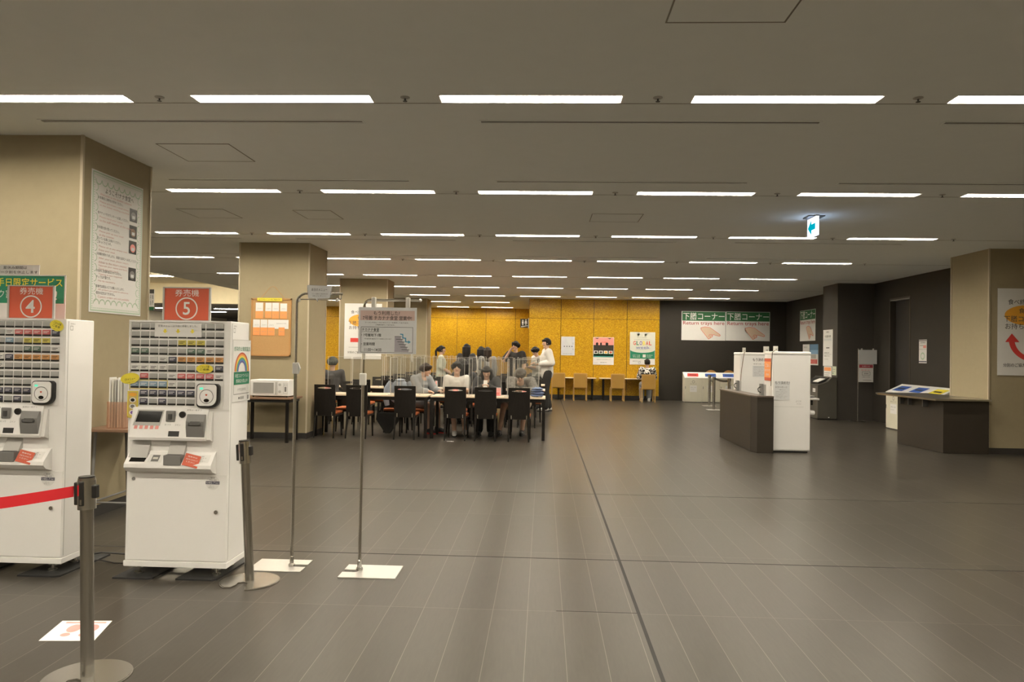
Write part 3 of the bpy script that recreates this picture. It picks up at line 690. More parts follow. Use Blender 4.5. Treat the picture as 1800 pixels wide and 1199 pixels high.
MB().cyl((-1.740,5.16,1.888), (-1.455,5.16,1.888), .0035, 8).cyl((-1.432,5.16,1.93), (-1.432,5.16,1.893), .004, 8).cyl((-1.432,5.16,1.893), (-1.46,5.16,1.893), .004, 8).build('hanging_rod', M_steel, t)
MB().ellipsoid((-1.728,5.156,1.882), (.008,.006,.014)).ellipsoid((-1.458,5.156,1.884), (.012,.008,.014)).build('clip', M_acre, t)
s = Sheet((-1.672, 5.138, 1.868), '-y', .182, .122)
bub = [(.012,.026), (.062,.024), (.082,.002), (.080,.023), (.160,.026), (.168,.030), (.181,.108), (.176,.116), (.010,.121), (.002,.113)]
bb = MB(); bb.add([s.P(x,y,0) for x,y in bub] + [s.P(x,y,0)+Vector((0,.004,0)) for x,y in bub], [tuple(range(10)), tuple(range(10,20))[::-1]] + [(i,(i+1)%10,10+(i+1)%10,10+i) for i in range(10)])
bo = bb.build('speech_bubble_board', M_paperg, t)
s.line(M_inkg, [(x*.985+.0013, y*.985+.001) for x, y in bub+bub[:1]], .0022, 1, 'outline').text(M_ink, '本日のメニュー', .034,.078,.148,.098,2,.003).text(M_ink, 'メニューは変更になる場合があります', .038,.054,.152,.062).text(M_ink, '食堂入口をご覧ください', .044,.040,.142,.048)
s.done(bo)
# notice board stand
t = thing('notice_stand', 'chrome stand holding a white notice board about opening hours', 'sign stand', (-1.255, 5.12, 0))
notch_plate(-1.36, -.97, 4.94, 5.24, -1.262, '-').build('base_plate', M_tray, t)
MB().lathe([(.024,.008), (.024,.018), (.016,.028), (.016,.072), (.012,.078)], (-1.255,5.12), 18).build('socket', M_chrome, t)
MB().cyl((-1.255,5.12,.03), (-1.255,5.12,1.36), .0105, 16).build('lower_pole', M_steel, t)
MB().box(-1.277, -1.233, 5.10, 5.14, 1.29, 1.375, .006).build('clamp', M_offw, t)
arc = [(-1.255,5.12,1.33), (-1.255,5.12,1.846)] + [(-1.255+.04*(1-math.cos(a)), 5.12, 1.846+.04*math.sin(a)) for a in [PI/2*i/6 for i in range(1,7)]] + [(-.862,5.12,1.888)]
MB().tube(arc, .0095, 12).build('arm', M_chrome, t)
MB().ellipsoid((-.862,5.12,1.888), (.012,.011,.011)).build('end_cap', M_white, t)
for x in (-1.185, -.945): MB().box(x-.014, x+.014, 5.088, 5.125, 1.828, 1.905, .004).build('clip', M_acre, t)
s = Sheet((-1.285, 5.085, 1.512), '-y', .405, .322)
b = mat('pale_pink_band', (.60,.44,.40), .6)
s.rect(b, .012,.232,.392,.300).text(M_ink, 'もう利用した?', .105,.268,.288,.297,2,.005).text(M_ink, '7号館 チカナナ食堂 営業中!', .030,.234,.372,.264,2,.005)
s.text(M_ink, 'ラーメンやカレーなどのメニューを提供しております。', .046,.212,.35,.221).text(M_ink, 'ご利用お待ちしております。', .12,.196,.255,.205)
s.frame(M_ink, .018,.008,.382,.186,.0025).text(M_ink, 'チカナナ食堂', .026,.155,.145,.178,2,.004).rect(M_ink, .026,.151,.145,.1525,2)
s.text(M_ink, '・7号館地下1階', .022,.118,.160,.140,2,.003).text(M_ink, '※正面玄関 階段を下りて左側にございます', .044,.099,.232,.107).text(M_ink, '・営業時間', .022,.056,.116,.078,2,.004).text(M_ink, '11:00〜14:00', .044,.016,.164,.038,2,.004)
st_ = mat('stair_print', (.38,.36,.40), .7)
for i in range(6): s.rect(st_, .255,.014+.018*(5-i),.298+.011*i,.032+.018*(5-i),1,'stair_picture').rect(M_dgrey, .255+.010*i,.029+.018*(5-i),.304+.011*i,.0325+.018*(5-i),2,'stair_edge')
s.line(M_cyan, [(.296,.138), (.312,.136), (.312,.112), (.332,.110), (.332,.086), (.352,.084)], .007, 3, 'arrow').poly(M_cyan, [(.350,.096), (.350,.072), (.368,.084)], 3, 'arrow')
s.make('notice_board', M_paperg, parent=t, t=.006)
MB().box(-1.25, -1.235, 5.09, 5.10, 1.47, 1.512).box(-.915, -.905, 5.09, 5.10, 1.46, 1.512).build('lower_clip', M_acre, t)

# belt posts
def belt_post(x, y, tilt, label):
    t = thing('belt_post', label, 'barrier post', (x, y, 0), 'steel belt posts')
    pts = [(.19*math.cos(a), .19*math.sin(a)) for a in [math.radians(d) for d in range(-78, 242, 8)]]
    pts += [(-.07,-.15), (-.055,-.10), (-.06,-.055), (-.03,-.035), (0,-.045), (.015,-.08), (.02,-.14)]
    Mx = Matrix.Translation((x, y, 0))
    MB().prism(pts, 0, .008, 'z').prism([(p[0]*.96, p[1]*.96) for p in pts], .008, .011, 'z').xf(Mx).build('base_plate', M_steel, t)
    MR = Mx @ Matrix.Rotation(tilt, 4, 'Y')
    MB().cyl((0,0,.005), (0,0,.80), .0285, 24).xf(MR).build('pole', M_steel, t)
    hd = MB().cyl((0,0,.78), (0,0,.915), .039, 24).cyl((0,0,.915), (0,0,.925), .037, 24).xf(MR).build('head', M_chrome, t)
    c = MB()
    c.box(-.011,.011,-.0445,-.028,.80,.912,.003).box(.033,.052,-.016,.016,.83,.89,.004).box(-.050,-.033,-.020,.020,.80,.905,.004).cyl((0,0,.925), (0,0,.931), .034, 24)
    c.xf(MR).build('belt_clip', M_black, hd)
    MB().box(-.005,.005,-.047,-.0446,.806,.830).xf(MR).build('clip_catch', M_steel, hd)
    return t
belt_post(-2.085, 3.36, -.028, 'nearest brushed steel belt post with the red belt pulled from it')
belt_post(-1.905, 4.81, -.062, 'leaning steel belt post on a round notched base beside machine 5')
b = MB(); n = 10
P0, P1 = Vector((-2.166, 3.352, .86)), Vector((-2.62, 2.90, .845))
vs = []
for i in range(n+1):
    q = i/n; c = P0.lerp(P1, q); c.z -= .012*math.sin(PI*q)
    for dz, dy in ((-.025,-.0008), (.025,-.0008), (.025,.0008), (-.025,.0008)): vs.append((c.x, c.y+dy, c.z+dz))
fs = [(4*i+k, 4*i+(k+1)%4, 4*i+4+(k+1)%4, 4*i+4+k) for i in range(n) for k in range(4)] + [(0,1,2,3), (4*n+3,4*n+2,4*n+1,4*n)]
tag(b.add(vs, fs).build('barrier_belt', mat('red_belt', (.72,.02,.03), .55, bump=.15, bscale=500)), 'red belt stretched from the nearest post towards the left', 'belt')
# floor footprint mat
fx = [(-2.594,3.755), (-2.314,3.778), (-2.384,4.058), (-2.653,4.035)]
o = MB().prism(fx, .0005, .002, 'z').build('footprint_sheet', M_paper); tag(o, 'white sheet with pale red footprints stuck to the floor by the nearest post', 'floor sticker')
b = MB()
def onmat(u, v): p = [Vector((*a, .0028)) for a in fx]; return p[0].lerp(p[1], u).lerp(p[3].lerp(p[2], u), v)
for cu, cv, ru, rv in ((.40,.60,.13,.20), (.36,.28,.09,.09), (.74,.60,.13,.20), (.70,.28,.09,.09)):
    b.add([onmat(cu+ru*math.cos(2*PI*i/20), cv+rv*math.sin(2*PI*i/20)) for i in range(20)], [tuple(range(20))])
b.add([onmat(.12,.86), onmat(.92,.86), onmat(.92,.93), onmat(.12,.93)], [(0,1,2,3)])
b.build('footprints', M_pink, o)
# rubber boards under the machines, cables between them
for x0, x1, y0, y1, lab in ((-2.82,-2.56,4.79,5.30,'black rubber board under the left feet of machine 5'), (-2.40,-2.13,4.80,5.32,'black rubber board under the right feet of machine 5'), (-3.46,-3.18,4.78,5.32,'black rubber board under the right feet of machine 4'), (-3.95,-3.70,4.79,5.30,'black rubber board under the left feet of machine 4')):
    tag(MB().prism([(x0,y0), (x1-.03,y0), (x1,y0+.02), (x1+.03,y1), (x0+.03,y1)], 0, .011, 'z').build('rubber_board', M_rubber), lab, 'rubber mat', 'boards under the machines')
tag(MB().tube([(-3.30,5.19,.03), (-3.20,5.30,.026), (-3.05,5.33,.012), (-2.88,5.32,.012), (-2.77,5.25,.03), (-2.70,5.20,.06)], .006, 8).build('power_cable', M_black, None), 'black cable on the floor between the two machines, upper one', 'cable', 'machine cables')
tag(MB().tube([(-3.25,5.10,.018), (-3.12,5.14,.018), (-3.0,5.12,.006), (-2.88,5.08,.018), (-2.70,5.06,.018), (-2.53,5.04,.018), (-2.45,5.03,.018), (-2.2,5.06,.018)], .005, 8).build('power_cable', M_black, None), 'black cable running under machine 5 from the left', 'cable', 'machine cables')
tag(MB().box(-2.86, -2.79, 5.20, 5.24, 0.001, .028, .004).build('plug_block', M_white2), 'small white plug block on the floor left of machine 5', 'plug')

# ---------------- side table with leaflets between the machines
t = thing('side_table', 'small brown topped table with grey legs standing against the nearest column', 'table', (-3.72, 6.62, 0))
MB().box(-3.985, -3.45, 6.28, 7.0, .785, .812, .004).build('table_top', M_brown2, t)
for x in (-3.95, -3.50):
    for y, dy in ((6.34, .06), (6.94, -.06)): MB().tube([(x, y+dy, .785), (x, y, 0)], .014, 10).build('leg', M_grey, t)
MB().cyl((-3.95,6.36,.16), (-3.5,6.36,.16), .009, 8).cyl((-3.95,6.36,.16), (-3.95,6.92,.16), .009, 8).build('stretcher', M_grey, t)
t = thing('leaflet_holder', 'pink tinted clear box holding upright leaflets on the side table', 'leaflet holder', (-3.76, 6.42, .812))
bx = MB(); 
for a in ((-3.83,-3.66,6.36,6.363,.812,1.045), (-3.83,-3.66,6.477,6.48,.812,1.045), (-3.83,-3.827,6.363,6.477,.812,1.045), (-3.663,-3.66,6.363,6.477,.812,1.045), (-3.827,-3.663,6.363,6.477,.812,.816)): bx.box(*a)
bx.build('box', M_pinkbox, t)
for i in range(6): 
    x = -3.818 + .026*i; o = MB().box(x, x+.008, 6.37, 6.47, .818, 1.26 - .012*(i % 3)).build('leaflet', [M_paper, M_offw, M_lgrey][i % 3], None); tag(o, 'upright leaflet in the pink tinted box, %s from the left' % ORD[i], 'leaflet', 'leaflets in the box')

# ================================================================== COLUMN WITH CORK BOARD, MICROWAVE
t = thing('cork_board', 'framed cork board with orange notes hanging on the beige column', 'notice board', (-4.67, 12.48, 1.415))
MB().box(-5.0, -4.335, 12.478, 12.497, 1.42, 2.38).build('cork', M_cork, t)
b = MB()
for a in ((-5.015,-4.32,1.405,1.43), (-5.015,-4.32,2.37,2.395), (-5.015,-4.99,1.405,2.395), (-4.345,-4.32,1.405,2.395)): b.box(a[0], a[1], 12.468, 12.497, a[2], a[3])
b.build('frame', M_cframe, t)
MB().tube([(-4.86,12.485,2.39), (-4.70,12.485,2.58), (-4.64,12.485,2.60), (-4.60,12.485,2.58), (-4.44,12.485,2.39)], .004, 6).build('hanging_string', M_cframe, t)
s = Sheet((-4.91, 12.465, 2.345), '-y', .43, .055); s.text(M_ink, 'おすすめメニューのご紹介です', .03,.015,.40,.042); s.make('title_strip', M_yellow, parent=t, t=.001)
MB_px = lambda x: -5.007 + (x-443)*.00990
for i, (x0, x1, y0, y1, y2) in enumerate(((450,463,532,547,560), (467,478,532,547,559), (479,491,532,547,560), (493,505,533,547,560), (446,458,562,576,590), (459,471,562,576,590), (472,484,562,576,590))):
    zz = lambda y: 2.386 - (y-525)*.00966
    s = Sheet((MB_px(x0), 12.474, zz(y2)), '-y', (x1-x0)*.0099, (y2-y0)*.00966); hh = (y2-y1)*.00966
    s.rect(M_note, 0, 0, s.w, hh, 1).text(M_inkg, 'ごちそう', .02, hh+.03, s.w-.02, hh+.055, 2).text(M_inkg, 'さまでした', .02, hh*.4, s.w-.02, hh*.4+.02, 2)
    s.make('note', M_paper, parent=t, t=.001)
s = Sheet((MB_px(484), 12.474, 2.386-(578-525)*.00966), '-y', .24, .155); s.text(M_inkg, '本日のおすすめ', .03,.08,.2,.1); s.make('note', M_paper, parent=t, t=.001)
s = Sheet((MB_px(491), 12.473, 2.386-(590-525)*.00966), '-y', .105, .14); s.text(M_inkg, 'ありがとう', .02,.06,.09,.08); s.make('note', M_note, parent=t, t=.001)

t = thing('microwave_table', 'dark narrow table in front of the cork board column', 'table', (-4.5, 12.15, 0))
MB().box(-4.98, -4.08, 11.86, 12.44, .705, .735, .004).build('table_top', M_brown2, t)
MB().box(-4.94, -4.12, 11.90, 12.40, .655, .705).build('apron', M_black, t)
for x in (-4.92, -4.16):
    for y in (11.92, 12.38): MB().box(x-.022, x+.022, y-.022, y+.022, 0, .66).build('leg', M_wood_black, t)
t = thing('microwave_oven', 'white microwave oven on the dark table below the cork board', 'microwave', (-4.48, 12.12, .735))
MB().box(-4.80, -4.165, 11.97, 12.36, .755, 1.02, .008).build('body', M_white, t)
dr = MB().box(-4.795, -4.345, 11.955, 11.972, .762, 1.014, .004).build('door', M_white2, t)
MB().box(-4.745, -4.405, 11.951, 11.956, .80, .975).build('door_window', mat('microwave_glass', (.36,.35,.33), .2), dr)
MB().box(-4.372, -4.354, 11.935, 11.956, .78, .99, .004).build('handle', M_lgrey, dr)
cp = MB().box(-4.34, -4.17, 11.957, 11.972, .762, 1.014, .003).build('control_panel', M_white2, t)
for z in (.945, .83): MB().cyl((-4.30,11.957,z), (-4.30,11.94,z), .022, 16).build('knob', M_lgrey, cp)
s = Sheet((-4.245, 11.9565, .80), '-y', .07, .17); s.frame(M_inkg,0,0,.07,.17,.003).text(M_ink, '使い方', .012,.13,.06,.15); s.rect(M_grey,.02,.03,.05,.11); s.done(cp)
for x in (-4.76,-4.2):
    for y in (12.0,12.33): MB().cyl((x,y,.7365),(x,y,.757),.014,10).build('foot', M_black, t)
MB().tube([(-4.79,12.34,.90), (-4.90,12.455,.84), (-5.02,12.46,.60), (-5.00,12.47,.35), (-5.03,12.47,.22)], .006, 8).build('power_cord', M_black, t)

# ================================================================== DINING TABLES AND CHAIRS
def make_dining_table(L, label):
    t = thing('dining_table', label, 'table', (0,0,0), 'dining tables'); h = L/2
    MB().box(-h, h, 0, .72, .722, .745, .003).build('table_top', M_top, t)
    MB().box(-h+.02, h-.02, .02, .70, .66, .722).build('apron', M_wood_black, t)
    for x in (-h+.03, h-.03):
        for y in (.03, .69): MB().box(x-.026, x+.026, y-.026, y+.026, 0, .70).build('leg', M_wood_black, t)
    return t
def make_black_chair():
    """faces +y (towards its table), origin under the back"""
    t = thing('black_chair', 'x', 'chair', (0,0,0), 'black dining chairs'); n = 32; w = .185; z0, z1 = .385, .925; cz = .868
    out = []; inn = []
    for i in range(n):
        a = 2*PI*i/n; c, s_ = math.cos(a), math.sin(a)
        k = min((w/abs(c)) if abs(c) > 1e-6 else 9, ((z1-cz)/s_ if s_ > 1e-6 else ((cz-z0)/-s_ if s_ < -1e-6 else 9)))
        out.append((c*k, cz + s_*k)); inn.append((.128*c, cz + .017*s_*(1-.35*abs(c)) - .004*c*c))
    for q, (x, z) in enumerate(((w, z1), (-w, z1), (-w, z0), (w, z0))):
        j = min(range(n), key=lambda i: abs(math.atan2(out[i][1]-cz, out[i][0]) - math.atan2(z-cz, x))); out[j] = (x, z)
    bk = MB().ring(out, inn, -.014, .014, 'y')
    for i, v in enumerate(bk.v): v.y -= .05 * (v.z - .385) + .02 * math.cos(v.x/w*1.2)
    bk.build('backrest', M_wood_black, t)
    b = MB()
    MB().box(-.19, .19, .02, .44, .375, .405, .01).build('seat_frame', mat('seat_rail', (.045,.030,.022), .4), t)
    MB().box(-.185, .185, .015, .445, .405, .455, .018).build('seat', M_orange_seat, t)
    for x in (-.165, .165):
        MB().cone((x, .0, .44), (x*1.06, -.075, 0), .022, .013, 8).build('leg', M_wood_black, t)
        MB().cone((x, .40, .38), (x*1.04, .425, 0), .021, .013, 8).build('leg', M_wood_black, t)
        MB().box(x*.80-.008, x*.80+.008, -.040, -.030, .388, .452).build('bracket', M_steel, t)
    return t
CH = make_black_chair(); ch_used = [False]
def place_chair(x, y, rz, lab):
    if not ch_used[0]:
        ch_used[0] = True; CH.location = (x, y, 0); CH.rotation_euler = (0,0,rz); CH['label'] = lab; return CH
    return copy_thing(CH, (x, y, 0), rz, lab)
TA = make_dining_table(2.02, 'x'); TB_used = [False]
def place_table(x, y, lab):
    if not TB_used[0]:
        TB_used[0] = True; TA.location = (x, y, 0); TA['label'] = lab; return
    copy_thing(TA, (x, y, 0), 0, lab)
def make_screen():
    t = thing('acrylic_screen', 'x', 'screen', (0,0,0), 'acrylic table screens')
    MB().box(-.0025, .0025, -.30, .30, .01, .66).build('pane', M_acr, t)
    b = MB()
    b.box(-.004,.004,-.304,-.299,.0,.664).box(-.004,.004,.299,.304,.0,.664).box(-.004,.004,-.3,.3,.66,.664); b.build('pane_edge', M_acre, t)
    for y in (-.22, .22): MB().box(-.06, .06, y-.012, y+.012, 0, .012, .002).build('foot', M_acre, t)
    return t
def make_cross_screen():
    t = thing('acrylic_screen', 'x', 'screen', (0,0,0), 'acrylic table screens')
    MB().box(-.21, .21, -.0025, .0025, .01, .66).build('pane', M_acr, t)
    b = MB(); b.box(-.214,-.209,-.004,.004,0,.664).box(.209,.214,-.004,.004,0,.664).box(-.21,.21,-.004,.004,.66,.664); b.build('pane_edge', M_acre, t)
    for x in (-.15, .15): MB().box(x-.012, x+.012, -.06, .06, 0, .012, .002).build('foot', M_acre, t)
    return t
SCR = [make_screen(), make_cross_screen()]; scr_used = [False, False]
def place_screen(k, x, y, z, lab, rz=0):
    if not scr_used[k]:
        scr_used[k] = True; SCR[k].location = (x, y, z); SCR[k].rotation_euler = (0,0,rz); SCR[k]['label'] = lab; return
    copy_thing(SCR[k], (x, y, z), rz, lab)
def make_tent():
    t = thing('menu_tent', 'x', 'menu stand', (0,0,0), 'pink menu stands on tables')
    MB().add([(-.055,-.035,0),(.055,-.035,0),(.055,-.004,.155),(-.055,-.004,.155),(-.055,.035,0),(.055,.035,0),(.055,.004,.155),(-.055,.004,.155)], [(0,1,2,3),(5,4,7,6),(3,2,6,7)]).build('card', M_paper, t)
    L_ = math.hypot(.031,.155)
    for sg in (1, -1):
        s = Sheet((-.055*sg, -.0355*sg, .001), ((sg,0,0), (0,.031*sg/L_,.155/L_)), .11, L_)
        s.rect(M_pink, .006,.010,.104,.150).text(M_paper, '座席利用', .016,.118,.094,.138).text(M_paper, 'お食事中は', .02,.085,.09,.1).text(M_redw, '黙食', .03,.03,.08,.065); s.done(t)
    return t
TENT = make_tent(); tent_used = [False]
def place_tent(x, y, z, lab, rz=0):
    if not tent_used[0]:
        tent_used[0] = True; TENT.location = (x, y, z); TENT.rotation_euler = (0,0,rz); TENT['label'] = lab; return
    copy_thing(TENT, (x, y, z), rz, lab)
ROWS = [12.92, 15.55, 17.95, 21.3]
RN = ['front', 'second', 'third', 'rear']
TX = [(-3.03, 'left'), (-.96, 'right')]
N3 = ['left', 'middle', 'right']
CX = {0: (-.74, -.02, .66), 1: (-.55, -.0, .58)}
for r, ry in enumerate(ROWS):
    for k, (tx, tn) in enumerate(TX):
        if r == 3 and k == 1: xs = tx
        place_table(tx, ry, 'pale topped dining table, %s one of the %s row' % (tn, RN[r]))
        near = [-3.775, -3.215, -2.375] if k == 0 else [-1.50, -.98, -.40]
        if r: near = [tx-.68 + random.uniform(-.04,.04), tx+random.uniform(-.06,.06), tx+.66+random.uniform(-.05,.05)]
        far = [tx-.70+random.uniform(-.05,.05), tx+random.uniform(-.06,.06), tx+.70+random.uniform(-.05,.05)]
        if r == 0 and k == 1: far = [-1.62, -1.10, -.42]
        if r == 0 and k == 0: far = [-3.68, -2.76, -2.33]
        for q in range(3):
            nm = 'black chair on the near side of the %s row, %s table, %s seat' % (RN[r], tn, N3[q])
            place_chair(near[q], ry-.19 if r == 0 else ry-.40+random.uniform(-.04,.03), random.uniform(-.03,.03), nm)
            nm = 'black chair on the far side of the %s row, %s table, %s seat' % (RN[r], tn, N3[q])
            place_chair(far[q], ry+.72+(.48 if r == 0 else .42) + random.uniform(-.04,.05), PI + random.uniform(-.05,.05), nm)
        for q, dx in enumerate((-.34, .34)):
            place_screen(0, tx+dx, ry+.36, .745, 'clear acrylic screen across the %s %s table, %s of two' % (RN[r], tn, ('left', 'right')[q]))
        for q, dx in enumerate((-.68, 0, .68)):
            if r == 0 and k == 0 and q == 1: continue
            place_screen(1, tx+dx*.98, ry+.40, .745, 'clear acrylic screen along the %s %s table, %s section' % (RN[r], tn, N3[q]))
place_table(-5.25, 15.55, 'pale topped dining table beyond the cork board column')
for q, x in enumerate((-5.0, -4.55)): place_chair(x, 15.12, 0, 'black chair at the table beyond the cork board column, %s one' % ('left', 'right')[q])
for x, y, lab in ((-3.86,13.17,'pink menu stand on the front left table by its left end'), (-2.60,13.17,'pink menu stand on the front left table behind the chairs'), (-1.55,13.17,'pink menu stand on the front right table by its left end'), (-.80,13.17,'pink menu stand on the front right table near the middle'), (-.31,13.15,'pink menu stand on the front right table by the blue clothes'),
                  (-3.95,15.75,'pink menu stand on the second row left table, left one'), (-2.30,15.70,'pink menu stand on the second row left table, right one'), (-1.12,15.72,'pink menu stand on the second row right table'), (-3.0,18.15,'pink menu stand on the third row left table'), (-1.2,18.15,'pink menu stand on the third row right table')):
    place_tent(x, y, .745, lab, random.uniform(-.2,.2))
# blue folded clothes and a tray at the right end of the front table
t = thing('folded_clothes', 'pile of blue clothes at the right end of the front right table', 'clothes', (-.09, 13.15, .745))
for i, (z, c) in enumerate(((.753,(.10,.14,.26)), (.795,(.15,.20,.34)), (.834,(.08,.11,.20)), (.872,(.17,.23,.38)))):
    def wob(p, d, i=i): return Vector((p.x*(1+.08*math.sin(7*d.y+i)), p.y, p.z*(.8+.2*math.cos(9*d.x+i))))
    MB().ellipsoid((-.10+.01*(i % 2),13.16,z+.024), (.125-.008*i,.12,.030), 16, 8, fn=wob).build('folded_garment', mat('blue_cloth_%s' % ORD[i], c, .9), t, smooth=True)

# ================================================================== PEOPLE
def capsule_chain(mb, pts, n=10):
    for (p0, r0), (p1, r1) in zip(pts, pts[1:]):
        mb.cone(p0, p1, r0, r1, n); mb.ellipsoid(p0, (r0,)*3, n, 6); mb.ellipsoid(p1, (r1,)*3, n, 6)
def fuse(mb, name, m, parent, vox, smooth=2):
    me = bpy.data.meshes.new('raw'); me.from_pydata([tuple(v) for v in mb.v], [], mb.f)
    bm = bmesh.new(); bm.from_mesh(me); bmesh.ops.recalc_face_normals(bm, faces=bm.faces); bm.to_mesh(me); bm.free()
    o = bpy.data.objects.new('raw', me); COL.objects.link(o)
    md = o.modifiers.new('r', 'REMESH'); md.mode = 'VOXEL'; md.voxel_size = vox
    ms = o.modifiers.new('s', 'SMOOTH'); ms.iterations = smooth; ms.factor = .5
    dg = bpy.context.evaluated_depsgraph_get(); ev = o.evaluated_get(dg)
    me2 = bpy.data.meshes.new_from_object(ev); bpy.data.objects.remove(o); bpy.data.meshes.remove(me)
    me2.name = name; me2.materials.clear(); me2.materials.append(m); me2.polygons.foreach_set('use_smooth', [True]*len(me2.polygons))
    r = bpy.data.objects.new(name, me2); COL.objects.link(r); r.parent = parent; BASE[r.name] = Vector((0,0,0)); return r
def V(*a): return Vector(a)
STAND = dict(pelvis=V(0,0,.93), waist=V(0,.0,1.08), chest=V(0,-.01,1.26), neck=V(0,0,1.43), head=V(0,-.015,1.585),
    shL=V(.175,0,1.385), shR=V(-.175,0,1.385), elL=V(.215,.02,1.11), elR=V(-.215,.02,1.11), wrL=V(.215,-.06,.87), wrR=V(-.215,-.06,.87),
    hipL=V(.088,0,.90), hipR=V(-.088,0,.90), knL=V(.095,-.015,.49), knR=V(-.095,-.015,.49), anL=V(.10,.02,.085), anR=V(-.10,.02,.085))
SIT = dict(pelvis=V(0,0,.575), waist=V(0,-.01,.70), chest=V(0,-.02,.87), neck=V(0,-.03,1.04), head=V(0,-.06,1.185),
    shL=V(.175,-.02,.995), shR=V(-.175,-.02,.995), elL=V(.21,-.10,.74), elR=V(-.21,-.10,.74), wrL=V(.12,-.32,.78), wrR=V(-.12,-.32,.78),
    hipL=V(.09,-.02,.555), hipR=V(-.09,-.02,.555), knL=V(.11,-.42,.52), knR=V(-.11,-.42,.52), anL=V(.11,-.40,.085), anR=V(-.11,-.40,.085))
def person(label, x, y, rz, base, pose, top, bottom, hair='short', shoes=None, legs='long', sleeve='short', sc_=1.0, z=0, yaw=0.0, nod=0.0, hairm=None, skirt=False, loose=0.0, sole=None, hood=False):
    """the figure faces -y before rotation; base joints with overrides from pose"""
    J = dict(base); J.update(pose); J = {k: v*sc_ for k, v in J.items()}; S = sc_
    t = thing('person', label, 'person', (0,0,0))
    hairm = hairm or M_hair
    # --- body: limbs, trunk, neck, head and hands fused into one surface
    b = MB()
    capsule_chain(b, [(J['pelvis'],.105*S), (J['waist'],.10*S), (J['chest'],.115*S), (J['neck']-V(0,0,.06*S),.07*S), (J['neck'],.052*S), (J['head']-V(0,0,.04*S),.05*S)], 14)
    for q in 'LR':
        sd = 1 if q == 'L' else -1
        capsule_chain(b, [(J['chest']+V(.07*sd,0,.06)*S,.08*S), (J['sh'+q],.056*S), (J['el'+q],.042*S), (J['wr'+q],.029*S)])
        capsule_chain(b, [(J['hip'+q],.088*S), (J['kn'+q],.056*S), (J['an'+q],.038*S)])
        tv = (J['an'+q]-J['kn'+q]).normalized(); fw = J.get('ft'+q, V(0,-1,0)); fw = V(fw.x, fw.y, 0).normalized()
        capsule_chain(b, [(J['an'+q]-V(0,0,.03*S)-fw*.03*S,.04*S), (J['an'+q]+fw*.14*S-V(0,0,.045*S),.034*S)])
        # hand: palm, four fingers, thumb
        d = (J['wr'+q]-J['el'+q]).normalized(); side = d.cross(V(0,0,1)); side = V(1,0,0) if side.length < .2 else side.normalized(); up = side.cross(d)
        pw = J['wr'+q]; pc = pw + d*.055*S
        capsule_chain(b, [(pw,.027*S), (pc+side*.012*S,.024*S)]); capsule_chain(b, [(pw,.027*S), (pc-side*.016*S,.022*S)])
        for i, ln in enumerate((.062,.074,.07,.054)):
            o_ = side*(.027-.018*i)*S; m1 = pc + o_ + d*(.02+ln*.45)*S - up*.008*S; m2 = m1 + (d*.7-up*.7)*ln*.5*S
            capsule_chain(b, [(pc+o_,.0105*S), (m1,.0095*S), (m2,.008*S)], 8)
        th = pw + d*.025*S + side*.03*S*sd
        capsule_chain(b, [(pw+d*.02*S,.014*S), (th,.0115*S), (th+(d*.8+side*.35*sd-up*.3)*.045*S,.009*S)], 8)
    # head turned by yaw about z, nodded forward
    HR = Matrix.Rotation(yaw, 4, 'Z') @ Matrix.Rotation(nod, 4, 'X'); H = Matrix.Translation(J['head']) @ HR @ Matrix.Scale(S, 4)
    def skull(p, d):
        k = 1.0
        if d.z < 0: k = 1 - .30*(-d.z)**1.3
        q = V(p.x*k, p.y*(k if p.y > 0 else 1-.12*max(0,-d.z)), p.z)
        if d.y < 0: q.y -= -.004
        if abs(d.x) < .35 and d.y < -.7 and -.35 < d.z < .15: q.y -= .012*(1-abs(d.x)/.35)
        return q
    hb = MB().ellipsoid((0,0,0), (.076,.095,.115), 20, 16, fn=skull)
    hb.cone((0,-.088,.022), (0,-.108,-.020), .008, .014, 8).ellipsoid((0,-.100,-.022), (.015,.014,.010), 8, 6)
    for sx in (-1, 1): hb.ellipsoid((sx*.078,.008,-.005), (.010,.020,.030), 8, 8)
    hb.ellipsoid((0,-.070,-.085), (.028,.025,.022), 8, 6)
    hb.xf(H); b.add(hb.v, hb.f)
    body = fuse(b, 'body', M_skin, t, .0095*S, 2)
    fb = MB()
    for sx in (-1, 1): fb.ellipsoid((sx*.030,-.090,.008), (.010,.006,.0045), 8, 6)
    fb.xf(H).build('eyes', M_hair, t)
    MB().ellipsoid((0,-.0945,-.052), (.022,.007,.006), 10, 6).xf(H).build('mouth', mat('lips', (.45,.20,.17), .5), t)
    # --- hair
    hm = MB()
    def cap(p, d):
        f = 1.0
        if d.y < -.1 and d.z < .45: f = .90 if hair != 'none' else .9
        if d.y < -.35 and d.z < .50: f = .74
        q = V(p.x*f, p.y*f, p.z)
        if d.z < -.45: q.z = max(q.z, -.058)
        return q
    hm.ellipsoid((0,.008,.012), (.090,.108,.120), 20, 14, fn=cap)
    if hair in ('short', 'mop'):
        for i in range(11):
            a = -PI*.92 + i*PI*.84/10; hm.ellipsoid((.078*math.cos(a)*.9, .092*math.sin(a)*.95, .062+.012*(i % 2)), (.026,.022,.030 if hair == 'mop' else .022), 8, 6)
    if hair == 'mop':
        for i in range(14):
            a = 2*PI*i/14; hm.ellipsoid((.084*math.cos(a), .02+.086*math.sin(a), .03-.03*max(0,math.sin(a))), (.030,.030,.050), 8, 6)
    if hair in ('long', 'pony'):
        for i in range(9):
            a = -PI*.9 + i*PI*.8/8; hm.ellipsoid((.08*math.cos(a), .088*math.sin(a), .066), (.024,.018,.028), 8, 6)
